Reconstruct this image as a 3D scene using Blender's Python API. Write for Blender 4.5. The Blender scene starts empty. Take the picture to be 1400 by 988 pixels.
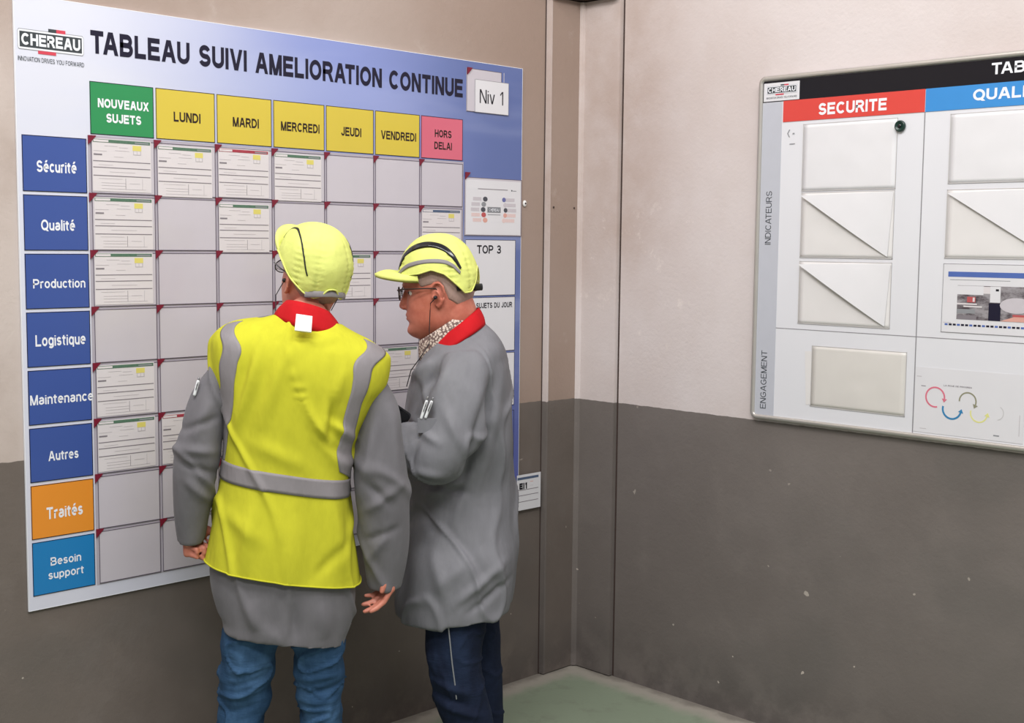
import bpy, math, random
import numpy as np
from mathutils import Vector, Matrix, noise
random.seed(7)
S = bpy.context.scene
COL = S.collection

# ------------------------------------------------------------------ camera
F_PX, PPX, PPY = 1724.7, 700.0, 494.0
YAW, PIT, ROLL = .7886, .0926, .0099
CAMP = np.array([-3.4994, -3.1810, 1.6])
FW = np.array([math.cos(YAW)*math.cos(PIT), math.sin(YAW)*math.cos(PIT), -math.sin(PIT)])
RT = np.cross(FW, [0, 0, 1]); RT /= np.linalg.norm(RT); UP = np.cross(RT, FW)
RT, UP = RT*math.cos(ROLL)+UP*math.sin(ROLL), -RT*math.sin(ROLL)+UP*math.cos(ROLL)
cd = bpy.data.cameras.new('camera'); cam = bpy.data.objects.new('camera', cd); COL.objects.link(cam)
cd.sensor_width = 36; cd.lens = 36*F_PX/1400; cd.clip_start = .05
cam.matrix_world = Matrix(((RT[0], UP[0], -FW[0], CAMP[0]), (RT[1], UP[1], -FW[1], CAMP[1]), (RT[2], UP[2], -FW[2], CAMP[2]), (0, 0, 0, 1)))
S.camera = cam

# ------------------------------------------------------------------ world, lights, exposure
w = bpy.data.worlds.new('hall_light'); S.world = w; w.use_nodes = True
w.node_tree.nodes['Background'].inputs[0].default_value = (1.0, .975, .975, 1)
w.node_tree.nodes['Background'].inputs[1].default_value = .50
def area(name, loc, target, sx, sy, power, col=(1, .985, .975)):
    l = bpy.data.lights.new(name, 'AREA'); l.shape = 'RECTANGLE'; l.size = sx; l.size_y = sy; l.energy = power; l.color = col
    o = bpy.data.objects.new(name, l); COL.objects.link(o); o.location = loc
    o.rotation_euler = (Vector(target)-Vector(loc)).to_track_quat('-Z', 'Y').to_euler()
    return o
area('ceiling_lamp', (-3.0, -1.4, 4.6), (-1.0, -.7, .9), 2.4, .5, 125)
area('ceiling_lamp', (-4.4, -3.6, 4.6), (-.3, -.9, 1.2), 3.0, .7, 160)
area('ceiling_lamp', (-1.6, -3.2, 4.6), (-1.0, -.6, .9), 2.4, .5, 85)
S.view_settings.view_transform = 'Standard'; S.view_settings.look = 'None'
S.view_settings.gamma = 1; S.view_settings.use_curve_mapping = False
S.view_settings.exposure = -.36

# ------------------------------------------------------------------ materials
def lin(c):
    return tuple(((v/255)/12.92 if v/255 <= .04045 else ((v/255+.055)/1.055)**2.4) for v in c)+(1,)
class NT:
    def __init__(s, name, rough=.6, spec=.4):
        s.m = bpy.data.materials.new(name); s.m.use_nodes = True; s.t = s.m.node_tree
        s.b = s.t.nodes['Principled BSDF']; s.b.inputs['Roughness'].default_value = rough
        s.b.inputs['Specular IOR Level'].default_value = spec
    def n(s, k, **kw):
        x = s.t.nodes.new(k)
        for a, v in kw.items(): setattr(x, a, v)
        return x
    def l(s, a, b): s.t.links.new(a, b)
    def coord(s, world=False):
        return s.n('ShaderNodeNewGeometry').outputs['Position'] if world else s.n('ShaderNodeTexCoord').outputs['Object']
    def noise(s, vec, scale, detail=4, rough=.55, stretch=None, w=0):
        if stretch:
            mp = s.n('ShaderNodeMapping'); mp.inputs['Scale'].default_value = stretch; s.l(vec, mp.inputs[0]); vec = mp.outputs[0]
        x = s.n('ShaderNodeTexNoise'); x.noise_dimensions = '4D'; x.inputs['W'].default_value = w
        x.inputs['Scale'].default_value = scale; x.inputs['Detail'].default_value = detail; x.inputs['Roughness'].default_value = rough
        s.l(vec, x.inputs['Vector']); return x.outputs[0]
    def ramp(s, fac, a, b, lo=0, hi=1):
        x = s.n('ShaderNodeMapRange'); x.interpolation_type = 'SMOOTHSTEP'
        for i, v in ((1, a), (2, b), (3, lo), (4, hi)): x.inputs[i].default_value = v
        s.l(fac, x.inputs[0]); return x.outputs[0]
    def mix(s, fac, a, b, mode='MIX'):
        x = s.n('ShaderNodeMix', data_type='RGBA', blend_type=mode)
        if isinstance(fac, (int, float)): x.inputs[0].default_value = fac
        else: s.l(fac, x.inputs[0])
        for i, v in ((6, a), (7, b)):
            if isinstance(v, tuple): x.inputs[i].default_value = v
            else: s.l(v, x.inputs[i])
        return x.outputs[2]
    def math(s, op, a, b=0.0):
        x = s.n('ShaderNodeMath', operation=op)
        for i, v in ((0, a), (1, b)):
            if isinstance(v, (int, float)): x.inputs[i].default_value = v
            else: s.l(v, x.inputs[i])
        return x.outputs[0]
    def color(s, c): s.l(c, s.b.inputs['Base Color']) if not isinstance(c, tuple) else setattr(s.b.inputs['Base Color'], 'default_value', c)
    def bump(s, h, strength=.3, dist=.002):
        x = s.n('ShaderNodeBump'); x.inputs['Strength'].default_value = strength; x.inputs['Distance'].default_value = dist
        s.l(h, x.inputs['Height']); s.l(x.outputs[0], s.b.inputs['Normal'])
def plain(name, rgb, rough=.6, spec=.4, metal=0, vary=.06, scale=30, bump=0, bdist=.001):
    k = NT(name, rough, spec); k.b.inputs['Metallic'].default_value = metal
    c = lin(rgb); v = k.coord(); n = k.noise(v, scale)
    d = tuple(x*(1-vary*2) for x in c[:3])+(1,)
    k.color(k.mix(n, d, tuple(min(1, x*(1+vary*.6)) for x in c[:3])+(1,)))
    if bump: k.bump(k.noise(v, scale*6), bump, bdist)
    return k.m
def wall_mat(name, up, up2, low, low2, dirty, left):
    k = NT(name, .5, .35); p = k.coord(True)
    sep = k.n('ShaderNodeSeparateXYZ'); k.l(p, sep.inputs[0]); x, y, z = sep.outputs
    n1 = k.noise(p, 1.3, 5, .6); n2 = k.noise(p, 5, 6, .65, w=3); n3 = k.noise(p, 40, 4, .6, w=5)
    upc = k.mix(k.ramp(n1, .38, .66), lin(up), lin(up2))
    # brown soot staining in soft vertical patches, a property of the paint
    st = k.noise(p, 1.1, 5, .6, stretch=(1.5, 1.5, 1.1), w=9)
    upc = k.mix(k.math('MULTIPLY', k.ramp(st, .42, .68), .6 if left else .22), upc, lin(dirty))
    if not left:   # soot near the pipe corner high on the wall
        d1 = k.ramp(y, -.66, -.22); d2 = k.ramp(z, 1.2, 1.75)
        upc = k.mix(k.math('MULTIPLY', k.math('MULTIPLY', d1, d2), k.ramp(n2, .2, .7, .25, .75)), upc, lin(dirty))
        sc = k.noise(p, 9, 8, .8, w=21)
        msk = k.math('MULTIPLY', k.ramp(sc, .56, .66), k.math('MULTIPLY', k.ramp(y, -.75, -.5), k.math('MULTIPLY', k.ramp(z, 1.05, 1.35), k.ramp(z, 1.9, 1.6))))
        upc = k.mix(k.math('MULTIPLY', msk, .5), upc, lin((226, 216, 210)))
    else:
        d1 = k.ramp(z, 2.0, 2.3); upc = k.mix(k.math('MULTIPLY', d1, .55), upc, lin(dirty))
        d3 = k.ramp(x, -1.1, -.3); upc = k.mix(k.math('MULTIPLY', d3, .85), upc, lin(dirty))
        d2 = k.math('MULTIPLY', k.ramp(n2, .6, .75), .4); upc = k.mix(d2, upc, lin(up))
    loc = k.mix(k.ramp(n1, .35, .65), lin(low), lin(low2))
    loc = k.mix(k.math('MULTIPLY', k.ramp(n2, .5, .72), .35), loc, lin((124, 116, 111)))
    loc = k.mix(k.math('MULTIPLY', k.ramp(k.noise(p, 2.2, 3, .5, w=31), .5, .68), .35), loc, lin((92, 89, 86)))
    gd = k.math('MULTIPLY', k.ramp(z, .28, .0), k.ramp(n2, .4, .6)); loc = k.mix(k.math('MULTIPLY', gd, .5), loc, lin((66, 62, 60)))
    edge = k.math('ADD', z, k.math('MULTIPLY', k.math('SUBTRACT', k.noise(p, 30, 3), .5), .006))
    fac = k.ramp(edge, 1.0285 if left else 1.0265, 1.0305 if left else 1.0285)
    # chips of pale paint
    chip = k.math('MULTIPLY', k.ramp(k.noise(p, 26, 2, .5, w=13), .722, .732), k.ramp(z, 1.03, .0, .3, 1))
    loc = k.mix(chip, loc, lin((190, 180, 170)))
    k.color(k.mix(fac, loc, upc))
    k.bump(k.math('ADD', k.math('ADD', k.math('MULTIPLY', n3, .5), n2), k.math('MULTIPLY', k.noise(p, 110, 2, .5, w=41), .35)), .5, .003)
    k.l(k.ramp(n2, .3, .7, .38, .6), k.b.inputs['Roughness'])
    return k.m
M = {}
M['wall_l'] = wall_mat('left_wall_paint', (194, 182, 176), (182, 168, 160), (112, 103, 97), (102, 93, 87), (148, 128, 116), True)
M['wall_r'] = wall_mat('right_wall_paint', (209, 200, 199), (204, 194, 192), (118, 111, 107), (109, 102, 98), (172, 151, 140), False)
def floor_mat():
    k = NT('green_floor_paint', .45, .4); p = k.coord(True)
    sep = k.n('ShaderNodeSeparateXYZ'); k.l(p, sep.inputs[0]); x, y, z = sep.outputs
    n1 = k.noise(p, 2.5, 5); n2 = k.noise(p, 11, 6, .65, w=2); n3 = k.noise(p, 60, 3, w=4)
    c = k.mix(n1, lin((126, 138, 118)), lin((140, 151, 131)))
    c = k.mix(k.math('MULTIPLY', k.ramp(n2, .5, .7), .35), c, lin((104, 106, 92)))
    # bare grey dusty border along the walls
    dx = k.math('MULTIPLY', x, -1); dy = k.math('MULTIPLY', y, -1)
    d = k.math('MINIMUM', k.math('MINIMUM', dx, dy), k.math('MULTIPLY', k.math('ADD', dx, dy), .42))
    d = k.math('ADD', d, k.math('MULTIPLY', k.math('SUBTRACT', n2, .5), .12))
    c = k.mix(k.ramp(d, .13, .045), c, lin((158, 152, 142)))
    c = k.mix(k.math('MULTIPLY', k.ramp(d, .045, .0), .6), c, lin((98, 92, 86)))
    c = k.mix(k.ramp(k.noise(p, 30, 2, w=8), .74, .76), c, lin((70, 70, 62)))
    k.color(c); k.bump(n3, .2, .002); return k.m
M['floor'] = floor_mat()
def board_mat():
    k = NT('printed_board_face', .22, .5); p = k.coord(True)
    sep = k.n('ShaderNodeSeparateXYZ'); k.l(p, sep.inputs[0]); x, y, z = sep.outputs
    s1 = k.math('ADD', x, k.math('MULTIPLY', k.math('SUBTRACT', k.noise(p, 1.5, 2, stretch=(.6, 1, 2.5)), .5), .35))
    up = k.ramp(z, .75, 1.4)
    f = k.ramp(s1, -2.0, -1.05)
    c = k.mix(f, lin((210, 212, 224)), lin((132, 145, 200)))
    c = k.mix(k.ramp(s1, -1.1, -.45), c, lin((92, 108, 160)))
    c = k.mix(k.math('MULTIPLY', k.ramp(k.noise(p, 2.2, 3, stretch=(.5, 1, 3), w=6), .45, .7), .18), c, lin((190, 198, 228)))
    low = k.mix(k.ramp(x, -.75, -.5), lin((206, 207, 220)), lin((88, 96, 158)))
    k.color(k.mix(up, low, c)); return k.m
M['board'] = board_mat()
def P(key, *a, **kw): M[key] = plain(key.replace('_', ' '), *a, **kw)
P('cell_blue', (60, 84, 152), .25, .5, vary=.03, scale=6)
P('cell_green', (42, 138, 82), .25, .5, vary=.03, scale=6)
P('cell_yellow', (208, 186, 68), .25, .5, vary=.03, scale=6)
P('cell_pink', (208, 102, 122), .25, .5, vary=.03, scale=6)
P('cell_orange', (226, 142, 48), .25, .5, vary=.03, scale=6)
P('cell_cyan', (30, 122, 184), .25, .5, vary=.03, scale=6)
P('ink_black', (24, 23, 32), .5, .3, vary=.02)
P('ink_navy', (24, 22, 44), .5, .3, vary=.02)
P('ink_brown', (46, 32, 28), .5, .3, vary=.02)
P('print_white', (230, 232, 238), .4, .4, vary=.02)
P('grid_back', (172, 166, 176), .4, .4, vary=.05, scale=12)
P('grid_line', (92, 84, 98), .4, .4, vary=.05)
P('pocket_film', (196, 190, 198), .16, .6, vary=.05, scale=7)
P('corner_red', (118, 26, 48), .4, .4)
P('paper', (214, 208, 210), .35, .4, vary=.04, scale=9)
P('paper_white', (216, 215, 219), .4, .4, vary=.03, scale=9)
P('form_green', (88, 120, 100), .5, vary=.2, scale=120)
P('form_red', (168, 62, 76), .5, vary=.2, scale=120)
P('form_blue', (84, 100, 128), .5, vary=.2, scale=120)
P('form_line', (128, 122, 128), .5)
P('form_faint', (186, 180, 184), .5)
P('form_yellow', (216, 204, 110), .5)
P('logo_red', (204, 66, 84), .5)
P('logo_dark', (56, 62, 66), .5)
P('alu_frame', (196, 192, 186), .35, .5, metal=.55, vary=.08, scale=14)
P('gap_dark', (58, 46, 42), .7, vary=.2)
P('white_enamel', (218, 218, 223), .3, .5, vary=.02, scale=5)
P('head_black', (20, 20, 27), .28, .35, vary=.05)
P('head_red', (212, 70, 62), .3, .5, vary=.03)
P('head_blue', (58, 138, 206), .3, .5, vary=.03)
P('side_grey', (186, 188, 197), .3, .5, vary=.03)
P('line_grey', (140, 138, 142), .5)
P('sleeve_film', (222, 221, 224), .35, .6, vary=.04, scale=9)
P('flap_film', (222, 219, 218), .4, .5, vary=.04, scale=9)
P('sleeve_edge', (196, 193, 192), .3, .5)
P('beige_sheet', (212, 208, 203), .35, .5, vary=.05, scale=8)
P('magnet_green', (24, 52, 46), .3, .5)
P('arrow_pink', (214, 116, 136), .5); P('arrow_blue', (52, 128, 176), .5); P('arrow_olive', (142, 140, 118), .5)
P('arrow_yellow', (220, 218, 140), .5); P('arrow_grey', (196, 194, 196), .5)
P('bar_blue', (78, 104, 172), .5)
P('dia_dark', (74, 76, 84), .5); P('dia_blue', (104, 108, 158), .5); P('dia_grey', (140, 142, 146), .5)
P('dia_red', (182, 84, 86), .5); P('dia_salmon', (214, 160, 148), .5); P('dia_pale', (196, 190, 196), .5); P('dia_palered', (218, 194, 192), .5)
P('black_rubber', (26, 25, 28), .5, .4)
P('gloss_black', (22, 22, 26), .15, .6)
P('pen_white', (226, 228, 230), .3, .5)
P('tag_white', (232, 232, 230), .4, .4)
P('shoe_leather', (40, 36, 34), .5, .4, bump=.3)
P('metal_grey', (150, 150, 152), .35, .5, metal=.8)
def cloth(name, rgb, rough=.85, scale=18, vary=.10, spots=None, stretch=(1, 1, .35), spec=.2, weave=.25, sheen=0):
    k = NT(name, rough, spec); v = k.coord()
    c = lin(rgb); n = k.noise(v, scale, 4, .6, stretch=stretch); f = k.noise(v, 700, 2, w=3)
    col = k.mix(k.ramp(n, .25, .75), tuple(x*(1-vary*1.6) for x in c[:3])+(1,), tuple(min(1, x*(1+vary)) for x in c[:3])+(1,))
    if spots:
        sp = k.noise(v, 14, 5, .7, w=17)
        z = k.n('ShaderNodeSeparateXYZ'); k.l(v, z.inputs[0])
        col = k.mix(k.math('MULTIPLY', k.ramp(sp, .66, .72), k.ramp(z.outputs[2], 1.0, .8, 0, .55)), col, lin(spots))
    k.color(col); h = k.math('ADD', k.math('MULTIPLY', f, .15), k.noise(v, 35, 3, .5, stretch=stretch, w=7))
    h = k.math('ADD', k.math('MULTIPLY', h, .5), k.math('MULTIPLY', k.noise(v, 9, 3, .5, stretch=(1.3, 1.3, .6), w=11), 2.2)); k.bump(h, min(1, weave*1.6), .010)
    if sheen: k.b.inputs['Sheen Weight'].default_value = sheen
    return k.m
M['hi_vis'] = cloth('hi_vis_yellow_fabric', (194, 192, 50), .9, spots=(110, 100, 30), vary=.05)
M['cap_fabric'] = cloth('cap_yellow_fabric', (216, 222, 124), .75, vary=.04, stretch=(1, 1, 1))
M['grey_coat'] = cloth('grey_work_coat', (110, 108, 112), .8, vary=.07, sheen=.1)
M['grey_coat_two'] = cloth('grey_work_coat_lighter', (118, 118, 123), .62, vary=.06, spec=.35)
M['red_collar'] = cloth('red_collar_cloth', (184, 22, 30), .85, vary=.06)
M['reflective'] = cloth('reflective_tape', (134, 129, 132), .6, vary=.04, spec=.5)
def jeans(name, a, b):
    k = NT(name, .85, .2); v = k.coord(); n = k.noise(v, 9, 5, .65, stretch=(1, 1, .6)); f = k.noise(v, 300, 2, stretch=(1, 1, .15), w=2)
    c = k.mix(k.ramp(n, .4, .68), lin(a), lin(b)); c = k.mix(k.math('MULTIPLY', f, .25), c, lin(b))
    k.color(c); k.bump(k.noise(v, 26, 4, .6, stretch=(.6, .6, 2.2), w=5), .5, .006); return k.m
M['jeans'] = jeans('mid_blue_denim', (38, 66, 96), (66, 98, 132))
M['jeans_dark'] = jeans('dark_navy_denim', (20, 27, 46), (34, 46, 70))
def skin(name, a, b):
    k = NT(name, .5, .4); v = k.coord(); n = k.noise(v, 22, 4, .6)
    k.color(k.mix(k.ramp(n, .3, .7), lin(a), lin(b))); k.bump(k.noise(v, 160, 3), .2, .001)
    k.b.inputs['Subsurface Weight'].default_value = .08; k.b.inputs['Subsurface Radius'].default_value = (.008, .003, .002)
    return k.m
M['skin'] = skin('ruddy_skin', (186, 112, 94), (204, 132, 112))
M['skin_b'] = skin('tan_ruddy_skin', (176, 98, 80), (196, 120, 100))
M['lips'] = skin('lip_skin', (168, 86, 80), (178, 98, 92))
def hair(name, rgb):
    k = NT(name, .8, .2); v = k.coord(); n = k.noise(v, 260, 3, stretch=(1, 1, .25)); c = lin(rgb)
    k.color(k.mix(n, tuple(x*.75 for x in c[:3])+(1,), c)); k.bump(n, .5, .002); return k.m
M['hair'] = hair('short_grey_hair', (178, 150, 140))
def shirt():
    k = NT('checked_shirt_cloth', .8, .2); v = k.coord()
    vo = k.n('ShaderNodeTexVoronoi'); vo.inputs['Scale'].default_value = 150; k.l(v, vo.inputs['Vector'])
    k.color(k.mix(k.ramp(vo.outputs['Distance'], .35, .6), lin((206, 190, 178)), lin((112, 92, 88)))); return k.m
M['shirt'] = shirt()
def glass():
    k = NT('spectacle_lens', .05, .5); k.b.inputs['Transmission Weight'].default_value = .92; k.b.inputs['IOR'].default_value = 1.1
    k.color(lin((225, 225, 225))); return k.m
M['lens'] = glass()
def photo():
    k = NT('printed_workshop_photo', .4, .4); v = k.coord()
    n = k.noise(v, 18, 5, .7, stretch=(1, 1, 2.0)); a = k.mix(k.ramp(n, .35, .6), lin((70, 60, 66)), lin((150, 146, 150)))
    k.color(a); return k.m
M['photo'] = photo()

# ------------------------------------------------------------------ mesh helpers
class MB:
    """collects closed shapes for one mesh object"""
    def __init__(s): s.v = []; s.f = []; s.mi = []; s.mats = []
    def mat(s, key):
        if key not in s.mats: s.mats.append(key)
        return s.mats.index(key)
    def add(s, v, f, key=None):
        o = len(s.v); s.v += [tuple(map(float, p)) for p in v]; s.f += [tuple(i+o for i in q) for q in f]
        s.mi += [s.mat(key) if key else 0]*len(f)
    def box(s, a, b, key=None):
        x0, y0, z0 = a; x1, y1, z1 = b
        v = [(x, y, z) for z in (z0, z1) for y in (y0, y1) for x in (x0, x1)]
        s.add(v, [(0, 2, 3, 1), (4, 5, 7, 6), (0, 1, 5, 4), (2, 6, 7, 3), (0, 4, 6, 2), (1, 3, 7, 5)], key)
    def prism(s, pts, y0, y1, key=None):     # outline in x,z; extruded along y
        n = len(pts); v = [(x, y0, z) for x, z in pts]+[(x, y1, z) for x, z in pts]
        f = [tuple(range(n)), tuple(range(2*n-1, n-1, -1))]+[(i, i+n, (i+1) % n+n, (i+1) % n) for i in range(n)]
        s.add(v, f, key)
    def loft(s, rings, caps=True, key=None, closed=True):
        n = len(rings[0]); v = [p for r in rings for p in r]; f = []
        for k in range(len(rings)-1):
            for i in range(n if closed else n-1):
                j = (i+1) % n; f.append((k*n+i, k*n+j, (k+1)*n+j, (k+1)*n+i))
        if caps and closed:
            v = v+[tuple(np.mean(rings[0], 0)), tuple(np.mean(rings[-1], 0))]; c0 = len(v)-2; c1 = c0+1; b = (len(rings)-1)*n
            f += [(c0, (i+1) % n, i) for i in range(n)]+[(c1, b+i, b+(i+1) % n) for i in range(n)]
        s.add(v, f, key)
    def tube(s, pts, rad, n=12, key=None, flat=1.0, up=(0, 0, 1)):
        """rounded tube along points; flat squashes it along the second normal"""
        pts = [np.array(p, float) for p in pts]
        if isinstance(rad, (int, float)): rad = [rad]*len(pts)
        rings = []
        def frame(t):
            t = t/np.linalg.norm(t); u = np.array(up, float)
            if abs(t@u) > .95: u = np.array((1., 0, 0))
            a = np.cross(t, u); a /= np.linalg.norm(a); return a, np.cross(a, t), t
        def ring(c, a, b, r): return [tuple(c+a*math.cos(q)*r+b*math.sin(q)*r*flat) for q in np.linspace(0, 2*math.pi, n, endpoint=False)]
        T = [pts[min(i+1, len(pts)-1)]-pts[max(i-1, 0)] for i in range(len(pts))]
        a, b, t = frame(T[0])
        for q in (.2, .6, .87): rings.append(ring(pts[0]-t*rad[0]*math.cos(math.asin(q)), a, b, rad[0]*q))
        for i, p in enumerate(pts):
            a, b, t = frame(T[i]); rings.append(ring(p, a, b, rad[i]))
        for q in (.87, .6, .2): rings.append(ring(pts[-1]+t*rad[-1]*math.cos(math.asin(q)), a, b, rad[-1]*q))
        s.loft(rings, True, key)
    def ellipsoid(s, c, r, R=None, n=20, m=12, key=None):
        rings = []
        for k in range(1, m):
            ph = math.pi*k/m; rr = []
            for i in range(n):
                q = 2*math.pi*i/n; p = np.array((math.cos(q)*math.sin(ph)*r[0], math.sin(q)*math.sin(ph)*r[1], -math.cos(ph)*r[2]))
                if R is not None: p = R@p
                rr.append(tuple(p+np.array(c)))
            rings.append(rr)
        s.loft(rings, True, key)
    def mesh(s, name, smooth=False, mats=None):
        me = bpy.data.meshes.new(name); me.from_pydata(s.v, [], s.f)
        for k in (mats or s.mats): me.materials.append(M[k])
        if not mats and s.mats: me.polygons.foreach_set('material_index', s.mi)
        if smooth: me.polygons.foreach_set('use_smooth', [True]*len(me.polygons))
        me.update(); return me
    def build(s, name, parent=None, mat=None, smooth=False, loc=None):
        me = s.mesh(name, smooth, [mat] if mat else None)
        o = bpy.data.objects.new(name, me); COL.objects.link(o)
        if parent is not None: o.parent = parent
        if loc is not None: o.location = loc
        return o
def tag(o, label=None, cat=None, group=None, kind=None):
    if label: o['label'] = label
    if cat: o['category'] = cat
    if group: o['group'] = group
    if kind: o['kind'] = kind
    return o
def thing(name, label, cat, loc=(0, 0, 0), rz=0, group=None):
    o = bpy.data.objects.new(name, None); COL.objects.link(o); o.location = loc; o.rotation_euler = (0, 0, rz); o.empty_display_size = .1
    return tag(o, label, cat, group)
def get_np(me):
    a = np.empty(len(me.vertices)*3, 'f'); me.vertices.foreach_get('co', a); return a.reshape(-1, 3)
def get_no(me):
    a = np.empty(len(me.vertices)*3, 'f'); me.vertex_normals.foreach_get('vector', a); return a.reshape(-1, 3)
def remesh(mb, name, voxel, smooth=4, mat=None, fac=.5):
    """union of the closed shapes of mb as one continuous skin"""
    me = mb.mesh(name+'_raw'); o = bpy.data.objects.new(name+'_raw', me); COL.objects.link(o)
    m = o.modifiers.new('r', 'REMESH'); m.mode = 'VOXEL'; m.voxel_size = voxel; m.use_smooth_shade = True
    if smooth: q = o.modifiers.new('s', 'SMOOTH'); q.iterations = smooth; q.factor = fac
    dg = bpy.context.evaluated_depsgraph_get(); dg.update()
    out = bpy.data.meshes.new_from_object(o.evaluated_get(dg)); out.name = name
    bpy.data.objects.remove(o); bpy.data.meshes.remove(me)
    out.materials.clear(); out.materials.append(M[mat])
    out.polygons.foreach_set('material_index', [0]*len(out.polygons))
    out.polygons.foreach_set('use_smooth', [True]*len(out.polygons)); return out
def link(me, name, parent):
    o = bpy.data.objects.new(name, me); COL.objects.link(o); o.parent = parent; return o
def fold_field(P_, folds, seed=0, nz=.004, stretch=(5, 5, 2.2)):
    """height of cloth folds: ridges / creases along segments plus soft unevenness"""
    d = np.zeros(len(P_))
    P2 = P_[:, [0, 2]]; near = np.clip(.5-(P_[:, 1]-.02)/.06, 0, 1)     # folds lie on the side facing the room
    for a, b, wd, amp in folds:
        a = np.array(a, float)[[0, 2]]; b = np.array(b, float)[[0, 2]]; ab = b-a
        t = np.clip(((P2-a)@ab)/(ab@ab), 0, 1); q = P2-(a+t[:, None]*ab); r2 = (q*q).sum(1)
        d += near*amp*1.7*np.exp(-r2/(wd*wd))*np.sin(np.clip(t, .0, 1)*math.pi*.86+.22)
    if nz:
        sx, sy, sz = stretch
        d += nz*np.array([noise.noise(Vector((p[0]*sx+seed, p[1]*sy, p[2]*sz+seed)))*1.3+.5*noise.noise(Vector((p[0]*sx*2.7, p[1]*sy*2.7+seed, p[2]*sz*2.2))) for p in P_])
        rg = np.array([noise.noise(Vector(((p[0]+.45*p[2])*sx*.9+seed*2, p[1]*sy*.8, (p[2]-.3*p[0])*sz*.9))) for p in P_])
        d += nz*.95*(np.exp(-(rg/.055)**2)-.25)
    return d
def displace(me, folds, seed=0, nz=.004, stretch=(5, 5, 2.2), mask=None):
    co = get_np(me); no = get_no(me); d = fold_field(co, folds, seed, nz, stretch)
    if mask is not None: d = d*mask(co)
    co = co+no*d[:, None]; me.vertices.foreach_set('co', co.astype('f').ravel()); me.update()
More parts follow.
